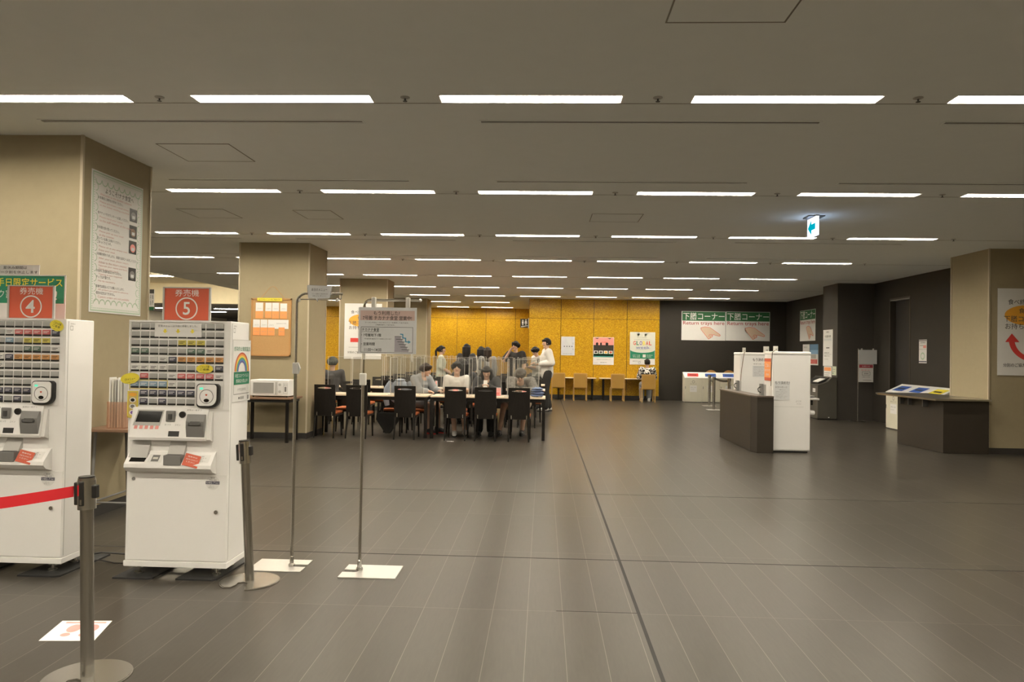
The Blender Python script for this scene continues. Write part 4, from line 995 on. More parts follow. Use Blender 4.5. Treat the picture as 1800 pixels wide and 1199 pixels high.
    if hair == 'long':
        for i in range(9):
            a = -.35 + i*(PI+.7)/8; px_, py_ = .082*math.cos(a), .02+.085*max(math.sin(a), -.3)
            hm.cone((px_,py_,.04), (px_*.95,py_+.015,-.10), .034, .036, 8).cone((px_*.95,py_+.015,-.10), (px_*.9,py_+.02,-.30-.02*(i % 3)), .036, .014, 8).ellipsoid((px_*.95,py_+.015,-.10), (.036,.036,.036), 8, 6)
    if hair == 'pony':
        hm.ellipsoid((0,.105,.05), (.03,.03,.03), 8, 6); capsule_chain(hm, [(V(0,.12,.04),.026), (V(0,.155,-.03),.034), (V(0,.15,-.16),.030), (V(0,.145,-.28),.010)], 8)
    hm.xf(H); fuse(hm, 'hair', hairm, t, .010*S, 1)
    # --- clothing
    g = loose
    tb = MB()
    low = J['pelvis'] + (J['waist']-J['pelvis'])*(-.35 if base is STAND else .1)
    capsule_chain(tb, [(low,(.130+g)*S), (J['waist'],(.122+g)*S), (J['chest'],(.138+g*.6)*S), (J['chest']*.35+J['neck']*.65-V(0,0,.025*S),.092*S)], 16)
    for sd in (-1, 1): # squared hips and ribs
        capsule_chain(tb, [(low+V(.055*sd,0,0)*S,(.095+g)*S), (J['waist']+V(.045*sd,0,0)*S,(.09+g)*S), (J['chest']+V(.065*sd,0,.0)*S,(.105+g*.5)*S)], 12)
    for q in 'LR':
        sd = 1 if q == 'L' else -1; sh, el, wr = J['sh'+q], J['el'+q], J['wr'+q]
        ch = [(J['chest']+V(.08*sd,0,.07)*S,.10*S), (sh,(.074+g*.5)*S)]
        if sleeve == 'short': ch += [(sh.lerp(el,.62),(.066+g)*S)]
        elif sleeve == 'elbow': ch += [(el,(.058+g)*S), (el.lerp(wr,.25),(.052+g)*S)]
        else: ch += [(el,(.058+g)*S), (el.lerp(wr,.9),(.043+g*.6)*S)]
        capsule_chain(tb, ch, 12)
    if hood: tb.ellipsoid(J['neck']+V(0,.05,.0)*S, (.11*S,.085*S,.065*S), 14, 8)
    fuse(tb, 'shirt', top, t, .012*S, 3)
    lb = MB()
    capsule_chain(lb, [(J['pelvis']+(J['waist']-J['pelvis'])*.35,.118*S), (J['pelvis'],.124*S)], 14)
    for q in 'LR':
        sd = 1 if q == 'L' else -1; hp, kn, an = J['hip'+q], J['kn'+q], J['an'+q]
        lb.ellipsoid(J['pelvis']+V(.05*sd,.02,-.02)*S, (.10*S,.115*S,.10*S), 12, 8)
        ch = [(hp,.105*S)]
        if legs == 'long': ch += [(kn,(.078+g*.6)*S), (an+V(0,0,.03)*S,(.062+g*.8)*S)]
        elif legs == 'shorts': ch += [(hp.lerp(kn,.75),.088*S)]
        capsule_chain(lb, ch, 12)
    if skirt:
        p = J['pelvis']; n = 20; pr_ = [(J['waist'].z, .125*S), (p.z, .165*S), (p.z-.25*S, .20*S), (p.z-.48*S, .235*S)]
        vs = []; 
        for zz, rr in pr_: vs += [(p.x+rr*(1+.06*math.cos(6*2*PI*k/n))*math.cos(2*PI*k/n), p.y+rr*.85*(1+.06*math.cos(6*2*PI*k/n))*math.sin(2*PI*k/n), zz) for k in range(n)]
        sk = MB().add(vs, [(i*n+k, i*n+(k+1)%n, (i+1)*n+(k+1)%n, (i+1)*n+k) for i in range(3) for k in range(n)] + [tuple(range(n)), tuple(range(3*n,4*n))[::-1]])
        sk.build('skirt', bottom, t, smooth=True)
    else: fuse(lb, 'trousers' if legs == 'long' else 'shorts', bottom, t, .012*S, 2)
    for q in 'LR':
        fw = J.get('ft'+q, V(0,-1,0)); fw = V(fw.x, fw.y, 0).normalized(); a = J['an'+q]; sdv = V(-fw.y, fw.x, 0)
        R_ = Matrix((( *sdv, 0), (*(-fw), 0), (0,0,1,0), (0,0,0,1))).transposed(); T_ = Matrix.Translation(V(a.x, a.y, a.z-.085*S)) @ R_ @ Matrix.Scale(S, 4)
        shb = MB(); capsule_chain(shb, [(V(0,.045,.055),.046), (V(0,-.05,.052),.047), (V(0,-.15,.038),.036)], 12); shb.ellipsoid((0,.03,.085), (.046,.05,.045), 12, 8)
        for v in shb.v: v.z = max(v.z, .012)
        sh_ = fuse(shb.xf(T_), 'shoe', shoes or M_black, t, .008*S, 1)
        sl_ = MB().prism([(.048*math.cos(a_)*(1 if math.sin(a_) > 0 else .88), (.10 if math.sin(a_) > 0 else .19)*math.sin(a_)) for a_ in [2*PI*i/20 for i in range(20)]], 0, .018, 'z').xf(T_)
        sl_.build('sole', sole or M_rubber, sh_)
    t.location = (x, y, z); t.rotation_euler = (0,0,rz)
    return t
def cl_(n, rgb, **k): return mat(n, rgb, .85, var=.10, scale=9, **k)
C_white = cl_('white_cotton', (.74,.72,.68)); C_blk = cl_('black_cotton', (.022,.021,.020)); C_grey = cl_('grey_cotton', (.30,.31,.32)); C_char = cl_('charcoal_cotton', (.045,.045,.048))
C_pale = cl_('pale_green_white_cotton', (.62,.66,.56)); C_olive = cl_('olive_grey_cotton', (.17,.17,.14)); C_pattern = mat('grey_marbled_knit', (.20,.19,.17), .9, var=.75, scale=26)
C_cow = mat('black_blotched_white_cotton', (.7,.68,.64), .85, var=.05)
def cow():
    m = C_cow; N = m.node_tree.nodes; L = m.node_tree.links; b = N['Principled BSDF']; tc = N.new('ShaderNodeTexCoord'); n = N.new('ShaderNodeTexNoise'); n.inputs['Scale'].default_value = 17; n.inputs['Detail'].default_value = 1
    L.new(tc.outputs['Object'], n.inputs['Vector']); r = N.new('ShaderNodeValToRGB'); r.color_ramp.elements[0].position = .50; r.color_ramp.elements[0].color = (.72,.70,.66,1); r.color_ramp.elements[1].position = .53; r.color_ramp.elements[1].color = (.02,.02,.02,1)
    L.new(n.outputs['Fac'], r.inputs[0]); L.new(r.outputs[0], b.inputs['Base Color'])
cow()
M_sneak = mat('white_sneaker', (.70,.68,.66), .5)
PH = lambda p, n, lab, x, y, z, rz: None
# tall man in white, side-on, looking left at a phone
person('tall man in a loose white long sleeved shirt and black trousers holding a phone', .10, 19.45, -1.35, STAND,
    dict(elL=V(.22,.06,1.13), wrL=V(.10,-.20,1.10), elR=V(-.22,.05,1.12), wrR=V(-.06,-.27,1.12), knL=V(.10,-.05,.50), anL=V(.10,-.05,.085), anR=V(-.09,.07,.085)), C_white, C_blk, 'short', M_sneak, 'long', 'long', 1.125, nod=.12, loose=.028, sole=M_black)
# student beside him, bowed head, black vest over white top
person('student with bowed head, black top over white shirt and olive trousers, beside the tall man', -.165, 20.25, -1.05, STAND,
    dict(head=V(0,-.06,1.575), elL=V(.20,-.02,1.12), wrL=V(.09,-.25,1.14), wrR=V(-.10,-.26,1.14), elR=V(-.20,-.02,1.12)), cl_('white_vest', (.60,.58,.54)), C_olive, 'mop', C_char, 'long', 'elbow', 1.0, nod=.55, loose=.01)
vt = [o for o in COL.objects if o.name.startswith('person')]
# man in black T-shirt with a hand at his face
person('man in a black T-shirt standing with one hand raised to his face', -.745, 20.0, -.35, STAND,
    dict(elR=V(-.27,-.12,1.20), wrR=V(-.085,-.16,1.47), elL=V(.24,.0,1.12), wrL=V(.26,-.16,.95)), C_blk, C_char, 'mop', C_char, 'long', 'short', 1.075, nod=.08, yaw=-.2, loose=.03)
# two women with long hair, backs to the viewer
person('woman with long black hair in a dark grey top, standing with her back turned', -2.06, 19.8, PI-.15, STAND, dict(), C_char, C_blk, 'long', None, 'long', 'elbow', 1.02, loose=.015)
person('woman with long brown hair in a grey cardigan over white, back turned', -1.50, 19.9, PI+.2, STAND, dict(wrL=V(.10,-.22,1.06), elL=V(.2,0,1.13)), C_grey, C_char, 'long', None, 'long', 'long', .975, hairm=M_hairb, loose=.01)
person('woman half hidden to the left of the brown haired woman, dark hair', -1.73, 20.5, PI-.3, STAND, dict(), C_white, C_blk, 'long', None, 'long', 'elbow', .985)
# woman in a pale dress with a ponytail, facing right
person('woman in a pale dress with a black ponytail facing right', -2.74, 19.75, 1.75, STAND, dict(elL=V(.2,.0,1.13), wrL=V(.12,-.20,1.02), elR=V(-.2,.02,1.13), wrR=V(-.14,-.18,1.0)), C_pale, C_pale, 'pony', None, 'none', 'elbow', .985, skirt=True, loose=.005, sole=M_sneak)
# seated people
person('man in a light grey hooded top and shorts leaning right at the front left table', -2.38, 14.02, .95, SIT,
    dict(chest=V(0,-.06,.88), neck=V(0,-.13,1.03), head=V(0,-.20,1.155), shL=V(.17,-.10,.985), shR=V(-.17,-.08,.985), elL=V(.20,-.26,.76), wrL=V(.10,-.46,.77), elR=V(-.20,-.24,.77), wrR=V(-.16,-.42,.77), knL=V(.12,-.40,.52), anL=V(.13,-.42,.085)), C_grey, cl_('grey_shorts', (.22,.22,.24)), 'mop', C_char, 'shorts', 'long', 1.02, nod=.25, yaw=.3, hairm=M_hairb, loose=.02, hood=True, sole=M_redw)
person('dark haired person in a white T-shirt facing the viewer at the front right table', -1.62, 13.90, .1, SIT, dict(wrL=V(.20,-.30,.80), wrR=V(-.18,-.30,.80), anL=V(.16,-.36,.085), anR=V(-.02,-.50,.085), knR=V(-.06,-.44,.53)), C_white, C_char, 'mop', M_sneak, 'shorts', 'short', 1.03, hairm=M_hair)
person('person in dark clothes bent over a phone in the middle of the front right table', -1.05, 13.93, 0, SIT,
    dict(head=V(0,-.15,1.15), neck=V(0,-.08,1.02), wrL=V(.05,-.34,.90), wrR=V(-.05,-.34,.90), elL=V(.24,-.16,.78), elR=V(-.24,-.16,.78)), C_char, C_blk, 'long', M_black, 'long', 'long', 1.0, nod=.45, loose=.02)
person('person in a grey marbled knit bowed over the right end of the front right table', -.40, 13.98, -.05, SIT,
    dict(waist=V(0,-.02,.70), chest=V(0,-.11,.87), neck=V(.0,-.22,1.00), head=V(.0,-.33,1.09), shL=V(.19,-.20,.97), shR=V(-.19,-.20,.97), elL=V(.27,-.36,.79), wrL=V(.06,-.48,.82), elR=V(-.15,-.38,.81), wrR=V(-.04,-.47,.83), knR=V(-.28,-.42,.54), anR=V(-.36,-.32,.085), knL=V(.10,-.46,.54), anL=V(.04,-.26,.085)), C_pattern, cl_('tan_shorts', (.38,.30,.22)), 'mop', M_black, 'shorts', 'long', 1.03, nod=.85, hairm=mat('grey_brown_hair', (.10,.085,.07), .7, var=.4, scale=40), loose=.028)
person('dark haired person in charcoal sitting with back turned at the second row', -1.64, 15.30, PI, SIT, dict(), C_char, C_blk, 'long', None, 'long', 'long', 1.04, loose=.02)
person('person with a rounded dark head seated beyond the cork board column', -4.40, 15.27, PI+.1, SIT, dict(), C_char, C_blk, 'mop', None, 'long', 'long', 1.06, hairm=mat('dark_grey_cap', (.035,.04,.035), .8))
t = thing('jacket', 'light blue grey jacket draped over a far chair at the front left table', 'jacket', (-2.74, 14.13, .5))
jm = cl_('blue_grey_cloth', (.27,.31,.37))
def drape(p, d): return V(p.x*(1+.10*math.sin(6*d.z)+.05*math.cos(9*d.y)), p.y*(1+.25*math.sin(5*d.x)), p.z)
MB().ellipsoid((-2.74,14.13,.74), (.215,.085,.235), 20, 14, fn=drape).build('body', jm, t, smooth=True)
for sx in (-1, 1): MB().tube([(-2.74+sx*.17,14.10,.93), (-2.74+sx*.24,14.06,.80), (-2.74+sx*.25,14.04,.60), (-2.74+sx*.22,14.04,.48)], [.05,.06,.055,.045], 10).build('sleeve', jm, t, smooth=True)
MB().ellipsoid((-2.74,14.13,.965), (.10,.07,.03), 14, 8).build('collar', jm, t, smooth=True)
person('person in a black blotched white shirt seated at the wall counter, back turned', 3.36, 23.99, PI, SIT, dict(elL=V(.24,-.12,.75), elR=V(-.24,-.12,.75)), C_cow, C_grey, 'short', M_sneak, 'long', 'long', 1.06, loose=.02, sole=M_sneak)
# phones in hands
for x, y, z, rz, lab in ((-.12,19.42,1.31,.4,'black phone held by the tall man in white'), (-.43,20.10,1.18,.5,'dark phone held by the student with the bowed head'), (-1.05,13.52,.95,0,'phone held by the person in dark clothes at the front table')):
    t = thing('phone', lab, 'phone', (x, y, z)); 
    M_ = Matrix.Translation((x,y,z)) @ Matrix.Rotation(rz, 4, 'Z') @ Matrix.Rotation(-.5, 4, 'X')
    MB().box(-.036,.036,-.004,.004,-.07,.07,.003).xf(M_).build('case', M_black if 'black' in lab or 'dark phone' in lab else M_paper, t)
    MB().box(-.033,.033,.004,.0046,-.066,.066).xf(M_).build('screen', M_screen, t)
# shoulder bag and under-table bag
t = thing('shoulder_bag', 'black bag hanging below the seats of the front left table', 'bag', (-2.78, 13.30, .0))
MB().prism([(-.20,.40), (.20,.40), (.21,.28), (.04,.03), (-.04,.03), (-.21,.28)], -.05, .05, 'y').xf(Matrix.Translation((-2.80,13.36,0))).build('body', C_blk, t)
MB().tube([(-2.98,13.36,.39), (-2.9,13.36,.50), (-2.7,13.36,.50), (-2.62,13.36,.39)], .012, 8).build('strap', C_blk, t)
tag(MB().box(-1.62,-1.50,12.55,12.60,.0008,.002).build('paper_scrap', M_paper), 'scrap of white paper on the floor before the front right table', 'paper')

# ================================================================== WALL COUNTER, POSTERS ON THE ORANGE WALL
for x0, x1, lab in ((.40,1.76,'narrow wall counter table under the posters, left one'), (1.885,3.72,'narrow wall counter table under the green poster')):
    t = thing('counter_table', lab, 'table', ((x0+x1)/2, 24.7, 0), 'counter tables along the orange wall')
    MB().box(x0, x1, 24.42, 24.985, .70, .725, .003).build('table_top', M_top, t)
    for x in (x0+.12, x1-.12):
        for y in (24.50, 24.92): MB().box(x-.02, x+.02, y-.02, y+.02, 0, .70).build('leg', M_wood_black, t)
def make_tan_chair():
    t = thing('tan_chair', 'x', 'chair', (0,0,0), 'tan chairs at the wall counter')
    MB().box(-.195,.195,-.035,-.005,.42,.86,.01).build('backrest', M_tan, t)
    MB().box(-.205,.205,-.032,-.008,.86,.895,.006).build('top_rail', M_tanwood, t)
    MB().box(-.205,.205,.0,.42,.40,.45,.012).build('seat', M_tan, t)
    for x in (-.205,.205):
        MB().box(x-.016,x+.016,-.038,-.004,0,.88).build('leg', M_tanwood, t); MB().box(x-.016,x+.016,.39,.42,0,.41).build('leg', M_tanwood, t)
    return t
t0 = make_tan_chair()
for i, (x, lab) in enumerate(((.50,'leftmost tan chair at the wall counter, by the tall man'), (1.21,'tan chair at the wall counter, second from the left'), (2.41,'tan chair at the wall counter, third from the left'), (3.37,'tan chair with the person in the blotched shirt on it'))):
    yy = 23.96 if i < 3 else 23.78
    if i == 0: t0.location = (x, yy, 0); t0['label'] = lab
    else: copy_thing(t0, (x, yy, 0), 0, lab)
t = thing('handbag_strap_bag', 'small dark bag on the counter right of the seated person', 'bag', (3.62, 24.6, .725))
MB().ellipsoid((3.60,24.6,.813), (.10,.07,.085), 14, 10).build('body', C_char, t, smooth=True); MB().tube([(3.52,24.6,.85), (3.58,24.6,1.0), (3.68,24.6,.97), (3.74,24.6,.86)], .012, 8).build('strap', C_blk, t)
s = Sheet((.60, 24.99, 1.46), '-y', .455, .63)
s.rect(mat('pale_grey_print', (.60,.62,.66), .6), .015,.015,.44,.615)
for i in range(5): s.rect(M_paperg, .20+.03*i,.45-.03*i,.212+.03*i,.60,2)
for i in range(4): s.rect(M_navy, .09+.085*i,.285,.125+.085*i,.315,2)
s.text(M_inkg, '東京', .38,.36,.42,.44).text(M_inkg, '展', .38,.18,.42,.23).text(M_inkg, 'ーーーー', .06,.05,.36,.06)
s.make('poster', M_paperg, 'small pale grey poster on the orange wall', 'poster', t=.004)
s = Sheet((1.675, 24.99, 1.16), '-y', .695, .925)
s.rect(M_pink, .01,.62,.685,.915).rect(M_brown, .01,.42,.685,.66,2).rect(mat('teal_print', (.05,.28,.24), .6), .01,.255,.685,.35).rect(M_dgreen, .01,.30,.685,.42,1)
for x, w_ in ((.13,.07), (.26,.05), (.46,.08)): s.ell(M_black, x,.70,w_*.6,.05,3).rect(M_black, x-w_/2,.60,x+w_/2,.68,3)
for i in range(4): s.rect(M_paper, .03+.165*i,.37,.16+.165*i,.47,4).ell([M_brown, M_dgrey, M_orange, M_red][i], .095+.165*i,.42,.045,.035,5)
s.poly(M_dgrey, [(.05,.90),(.2,.90),(.13,.86)], 3).poly(M_dgrey, [(.47,.90),(.62,.90),(.55,.86)], 3).text(M_redw, '防災訓練', .28,.73,.44,.78,3)
s.text(M_inkg, '食堂からのお知らせ', .12,.16,.58,.19).text(M_ink, '実施中', .24,.06,.46,.09).text(M_inkg, '大学生協', .03,.05,.16,.07)
s.make('poster', M_paper, 'pink and white photo poster in the middle of the orange wall', 'poster', t=.004)
s = Sheet((2.905, 24.99, 1.185), '-y', .84, 1.09)
s.rect(mat('mint_paper', (.70,.72,.62), .7), .01,.42,.83,1.08)
s.poly(M_green, [(.01,.20),(.83,.20),(.83,.50)] + [(.42+.41*math.cos(a), .50-.10*math.sin(a)) for a in [PI*i/16 for i in range(1,16)]] + [(.01,.50)], 2)
gc = [(M_redw,'G'),(M_green,'L'),(M_purple,'O'),(M_yellow,'B'),(M_red,'A'),(M_redw,'L')]
for i, (m_, ch) in enumerate(gc): s.text(m_, ch, .11+.105*i,.655,.195+.105*i,.79,3,.02)
s.text(mat('violet_blue_print', (.12,.14,.42), .6), 'week', .20,.535,.66,.625,3,.0).line(MATS['violet_blue_print'], [(.2,.53),(.42,.515),(.68,.545)], .008, 3)
s.text(M_inkg, 'WASEDA GLOBAL', .13,.83,.68,.85).poly(M_pgreen, [(.22,1.04),(.34,1.04),(.28,.95)]).poly(M_pgreen, [(.46,1.04),(.58,1.04),(.52,.95)]).text(M_inkg, 'みんなで国際交流', .24,.90,.56,.92)
s.text(M_paper, '6.12 〜 6.16', .10,.29,.34,.34,3).text(M_paper, '学生会館', .10,.24,.34,.275,3).rect(M_paper, .43,.245,.53,.345,3).text(M_paper, '申込受付中', .56,.30,.76,.335,3).text(M_paper, '参加無料', .56,.245,.72,.28,3)
s.text(M_ink, '国際交流センター', .10,.10,.40,.13).arc(M_ink, .32,.07,.03,.036,0,2*PI,1)
s.make('poster', M_paper, 'large green and white GLOBAL week poster on the orange wall', 'poster', t=.004)
# restroom flag sign on the side of the projecting wall
t = thing('restroom_sign', 'dark flag sign with white restroom figures beside the orange wall corner', 'sign', (-.66, 25.3, 2.62))
MB().box(-.80,-.505,25.28,25.31,2.38,2.68).build('panel', mat('sign_dark', (.05,.04,.025), .5), t)
MB().box(-.53,-.501,25.22,25.36,2.36,2.70).build('bracket', M_offw, t)
s = Sheet((-.80, 25.279, 2.38), '-y', .28, .30)
for x, sk in ((.085,0), (.19,1)):
    s.ell(M_paper, x,.245+.02*sk,.022,.022,1,'figure#%d' % sk).poly(M_paper, [(x-.028,.215+.02*sk),(x+.028,.215+.02*sk),(x+(.045 if sk else .026),.14),(x+.013,.14),(x+.013,.08),(x-.013,.08),(x-.013,.14),(x-(.045 if sk else .026),.14)], 1, 'figure#%d' % sk)
s.poly(M_paper, [(.03,.02),(.26,.06),(.26,.08),(.03,.04)], 1, 'underline'); s.done(t)
# poster on column 3 and the same poster on the right column
def return_poster(o, label, arrow):
    s = Sheet(o, '-y', .96, 1.42)
    G = M_dgrey
    s.ell(M_orange, .48,.985,.37,.165,1,'ellipse')
    s.text(G, '食べ終わったら', .165,1.155,.80,1.245,2,.004).text(G, '食器は', .335,1.015,.62,1.10,2,.004).text(G, '下膳コーナーへ', .10,.875,.86,.975,2,.004).text(G, 'お持ちください', .12,.755,.84,.85,2,.004)
    if arrow == 'r': s.rect(M_redw, .16,.43,.62,.535,1,'arrow').poly(M_redw, [(.60,.36),(.80,.482),(.60,.605)], 3, 'arrow')
    else:
        s.arc(M_redw, .64,.58,.37,.46,PI*.98,PI*1.55,1,'arrow',20,.8).poly(M_redw, [(.12,.545),(.345,.545),(.225,.685)], 3, 'arrow')
    s.text(G, '分別のご協力をお願いします', .09,.14,.87,.20,2,.008).line(M_inkg, [(.12,.30),(.84,.30)], .006) if arrow == 'r' else s.text(G, '分別のご協力をお願いします', .09,.14,.87,.20,2,.008)
    s.make('return_poster', M_paper, label, 'poster', t=.004)
return_poster((-5.09, 18.708, 1.30), 'white tray return poster on the column behind the dining tables', 'r')
return_poster((7.40, 12.388, 1.285), 'white tray return poster with curved red arrow at the right picture edge', 'u')

# ================================================================== TRAY RETURN CORNER
SKIN_P = mat('hand_print', (.72,.56,.42), .6)
def banner(o, face, label, wd=1.455, ht=.97):
    s = Sheet(o, face, wd, ht); k = wd/1.455
    s.rect(M_dgreen, .02*k,.655,wd-.01,ht-.01,1).text(M_paper, '下膳コーナー', .05*k,.685,1.42*k,.93,2,.006).text(mat('dark_red_ink', (.40,.02,.035), .6), 'Return trays here', .05*k,.485,1.42*k,.64,2,.004)
    hand = [(.64,.42),(.78,.455),(.95,.43),(1.27,.205),(1.29,.165),(1.25,.145),(1.04,.20),(1.02,.12),(.94,.07),(.90,.045),(.84,.12),(.74,.25),(.65,.36)]
    hand = [(x*k, y) for x, y in hand]
    s.poly(SKIN_P, hand, 1, 'hand_picture').line(M_redw, hand+hand[:1], .012, 2, 'hand_outline').line(M_redw, [(.90*k,.12),(.93*k,.20),(1.0*k,.20),(1.03*k,.13)], .010, 2, 'hand_outline').line(M_redw, [(.95*k,.09),(.96*k,.16)], .01, 2, 'hand_outline')
    s.make('return_banner', M_paper, label, 'banner', t=.003)
banner((4.615, 24.992, 2.03), '-y', 'green and white tray return banner, left of the pair on the back wall')
banner((6.08, 24.992, 2.035), '-y', 'green and white tray return banner, right of the pair on the back wall')
banner((HALL_X1-.006, 23.68, 2.02), '-x', 'green and white tray return banner on the right side wall', 1.33, .95)
s = Sheet((HALL_X1-.006, 23.40, 1.30), '-x', .58, .62); s.rect(M_lgrey, .03,.05,.55,.06).text(M_inkg, 'お知らせ', .1,.5,.4,.56); s.make('notice', M_paper, 'white sheet beside the blue poster on the right side wall', 'notice', t=.003)
s = Sheet((HALL_X1-.006, 22.78, 1.29), '-x', .68, .625)
s.rect(M_sky, .0,.33,.68,.625).rect(mat('steel_blue_print', (.16,.30,.48), .6), 0,.45,.68,.625,2).rect(M_pink, .05,.04,.62,.18).text(M_redw, '2018', .08,.05,.6,.16,2,.02).rect(M_lgrey, .1,.2,.5,.32); s.make('poster', M_paper, 'blue and white poster on the right side wall below the banner', 'poster', t=.003)
def bin_cabinet(pts, label, L0, L1, ang, slots):
    pass
pr = None
def make_bin(name, x0, wd, slot, label):
    """front faces -y, local"""
    t = thing(name, label, 'recycling bin', (0,0,0), 'cream recycling bins')
    MB().prism([(0,.02),(.36,.02),(.36,.955),(.33,.965),(0,.80)], 0, wd, 'x').build('body', mat('cream_enamel', (.70,.67,.55), .4), t)
    MB().prism([(-.012,.80),(.34,.972),(.365,.965),(.365,.945),(.335,.948),(-.008,.782)], -.002, wd+.002, 'x').build('lid', M_white2, t)
    L_ = math.hypot(.352,.172); s = Sheet((0, -.012, .802), ((1,0,0), (0,.352/L_,.172/L_)), wd, L_, .003)
    s.poly(slot, [(wd*.18,.08),(wd*.80,.08),(wd*.86,.30),(wd*.24,.30)], 1, 'slot_label').rect(M_black, wd*.32,.16,wd*.72,.21,2,'slot'); s.done(t)
    dr = MB().box(.012, wd-.012, -.008, .004, .06, .765).build('door', mat('cream_enamel', (0,0,0)), t)
    MB().box(.02,.035,-.014,-.008,.44,.52).build('handle', M_grey, dr)
    s = Sheet((wd*.3, -.009, .30), '-y', wd*.4, .42); s.arc(M_ink, wd*.2,.37,.035,.042,0,2*PI,1,'symbol').text(M_ink, '燃えるゴミ', wd*.02,.29,wd*.38,.31).rect(M_paper, 0,.04,wd*.4,.25,1,'label').text(M_inkg, '分別にご協力', .02,.17,wd*.36,.20).text(M_inkg, 'ください', .02,.11,wd*.26,.14); s.done(dr)
    MB().box(.02, wd-.02, .02, .34, 0, .03).build('plinth', M_base, t)
    return t
for i, (m_, nm) in enumerate(((M_redw,'red'), (M_blue,'blue'), (M_blue,'blue'))):
    t = make_bin('recycling_bin', 0, .565, m_, ['cream recycling bin with the red lid slot under the banners', 'cream recycling bin with blue slot, next to the red slotted one', 'cream recycling bin with blue slot beside the white cabinets'][i])
    t.location = (4.585 + .57*i, 24.18, 0)
for i, m_ in enumerate((M_blue, M_blue, M_yellow)):
    t = make_bin('recycling_bin', 0, .72, m_, ['cream recycling bin against the right wall, farthest of three', 'cream recycling bin against the right wall, middle of three', 'cream recycling bin with the yellow label behind the brown counter'][i])
    t.location = (7.55, 16.62 - .73*i, 0); t.rotation_euler = (0,0,-PI/2)
# wooden chairs behind the bins
pr = None
for i, x in enumerate((5.52, 6.10)):
    lab = 'round backed wooden chair behind the recycling bins, %s one' % ('left', 'right')[i]
    if pr is None:
        pr = thing('wooden_chair', lab, 'chair', (0,0,0), 'wooden chairs behind the bins')
        MB().prism([(-.20,.46)] + [(.22*math.cos(a)*1.0, .84+.21*math.sin(a)) for a in [PI - PI*k/14 for k in range(15)]] + [(.20,.46)], -.012, .012, 'y').build('backrest', mat('honey_plywood', (.50,.27,.09), .4), pr)
        MB().box(-.21,.21,-.02,-.40+.8,.42,.45,.01).xf(Matrix.Scale(-1,4,(0,1,0))).xf(Matrix.Translation((0,0,0))).build('seat', mat('honey_plywood', (0,0,0)), pr)
        for xx in (-.17,.17):
            for y_ in (-.34,-.02): MB().cyl((xx,y_,.42),(xx*1.1,y_,0),.012,8).build('leg', M_steel, pr)
        pr.location = (x, 24.58, 0); pr.rotation_euler = (0,0,PI)
    else: copy_thing(pr, (x, 24.58, 0), PI, lab)
# belt gate before the bins
pr = None
for i, (x, y) in enumerate(((5.03,22.6), (4.80,21.0), (4.95,19.9))):
    lab = ['farthest chrome belt post before the recycling bins', 'middle chrome belt post before the recycling bins', 'chrome belt post nearest the brown counter'][i]
    if pr is None:
        pr = thing('gate_post', lab, 'barrier post', (0,0,0), 'chrome posts before the bins')
        MB().box(-.19,.19,-.16,.16,0,.012,.004).build('base_plate', M_tray, pr); MB().cyl((0,0,.01),(0,0,.90),.038,18).build('pole', M_chrome, pr); MB().cyl((0,0,.86),(0,0,.93),.045,18).build('head', M_chrome, pr)
        pr.location = (x, y, 0)
    else: copy_thing(pr, (x, y, 0), 0, lab)
def belt(a, b_, lab):
    a, b_ = Vector(a), Vector(b_); d = (b_-a); n = 12; vs = []
    sd = V(-d.y, d.x, 0).normalized()*.001
    for i in range(n+1):
        q = i/n; c = a.lerp(b_, q) - V(0,0,.10*math.sin(PI*q)*(1 if d.length > 1.2 else .3))
        for dz, s_ in ((-.028,1),(.028,1),(.028,-1),(-.028,-1)): vs.append(c + sd*s_ + V(0,0,dz))
    tag(MB().add(vs, [(4*i+k,4*i+(k+1)%4,4*i+4+(k+1)%4,4*i+4+k) for i in range(n) for k in range(4)]).build('barrier_belt', M_black), lab, 'belt')
belt((5.02,22.55,.88), (4.82,21.05,.88), 'black belt between the far and middle chrome posts'); belt((4.83,20.96,.88), (4.94,19.95,.86), 'black belt between the middle and near chrome posts')

# ---------------- central counter with the two white cabinets
t = thing('service_counter', 'low dark brown counter with a chamfered corner before the white cabinets', 'counter', (3.45, 13.0, 0))
poly = [(3.345,14.12),(3.345,12.06),(3.40,11.88),(3.655,11.88),(3.655,11.98),(3.56,12.0),(3.56,14.12)]
MB().prism(poly, .004, .885, 'z').build('body', M_brown, t)
MB().prism([(3.335,14.13),(3.335,12.055),(3.395,11.87),(3.655,11.87),(3.655,11.98),(3.57,12.0),(3.57,14.13)], .885, .905, 'z').build('counter_top', mat('counter_laminate', (.13,.105,.085), .35), t)
MB().box(3.3435, 3.3455, 12.055, 12.066, .02, .885).build('panel_joint', M_black, t)
def white_cabinet(x0, x1, y0, y1, h, label, note):
    t = thing('white_cabinet', label, 'cabinet', ((x0+x1)/2, (y0+y1)/2, 0), 'white serving machines')
    MB().box(x0, x1, y0+.012, y1, .03, h-.05, .006).build('body', M_white, t)
    MB().box(x0-.004, x1+.004, y0+.002, y1+.004, h-.05, h, .014).build('top_cap', M_white, t)
    MB().box(x0+.012, x1-.012, y0, y0+.013, .045, h-.06, .003).build('back_panel', M_white2, t)
    MB().box(x1-.001, x1+.003, y0+.10, y0+.112, .04, h-.06).build('door_gap', M_grey, t)
    MB().box(x0+.03, x1-.03, y0+.03, y1-.03, 0, .032).build('plinth', M_black, t)
    note(t); return t
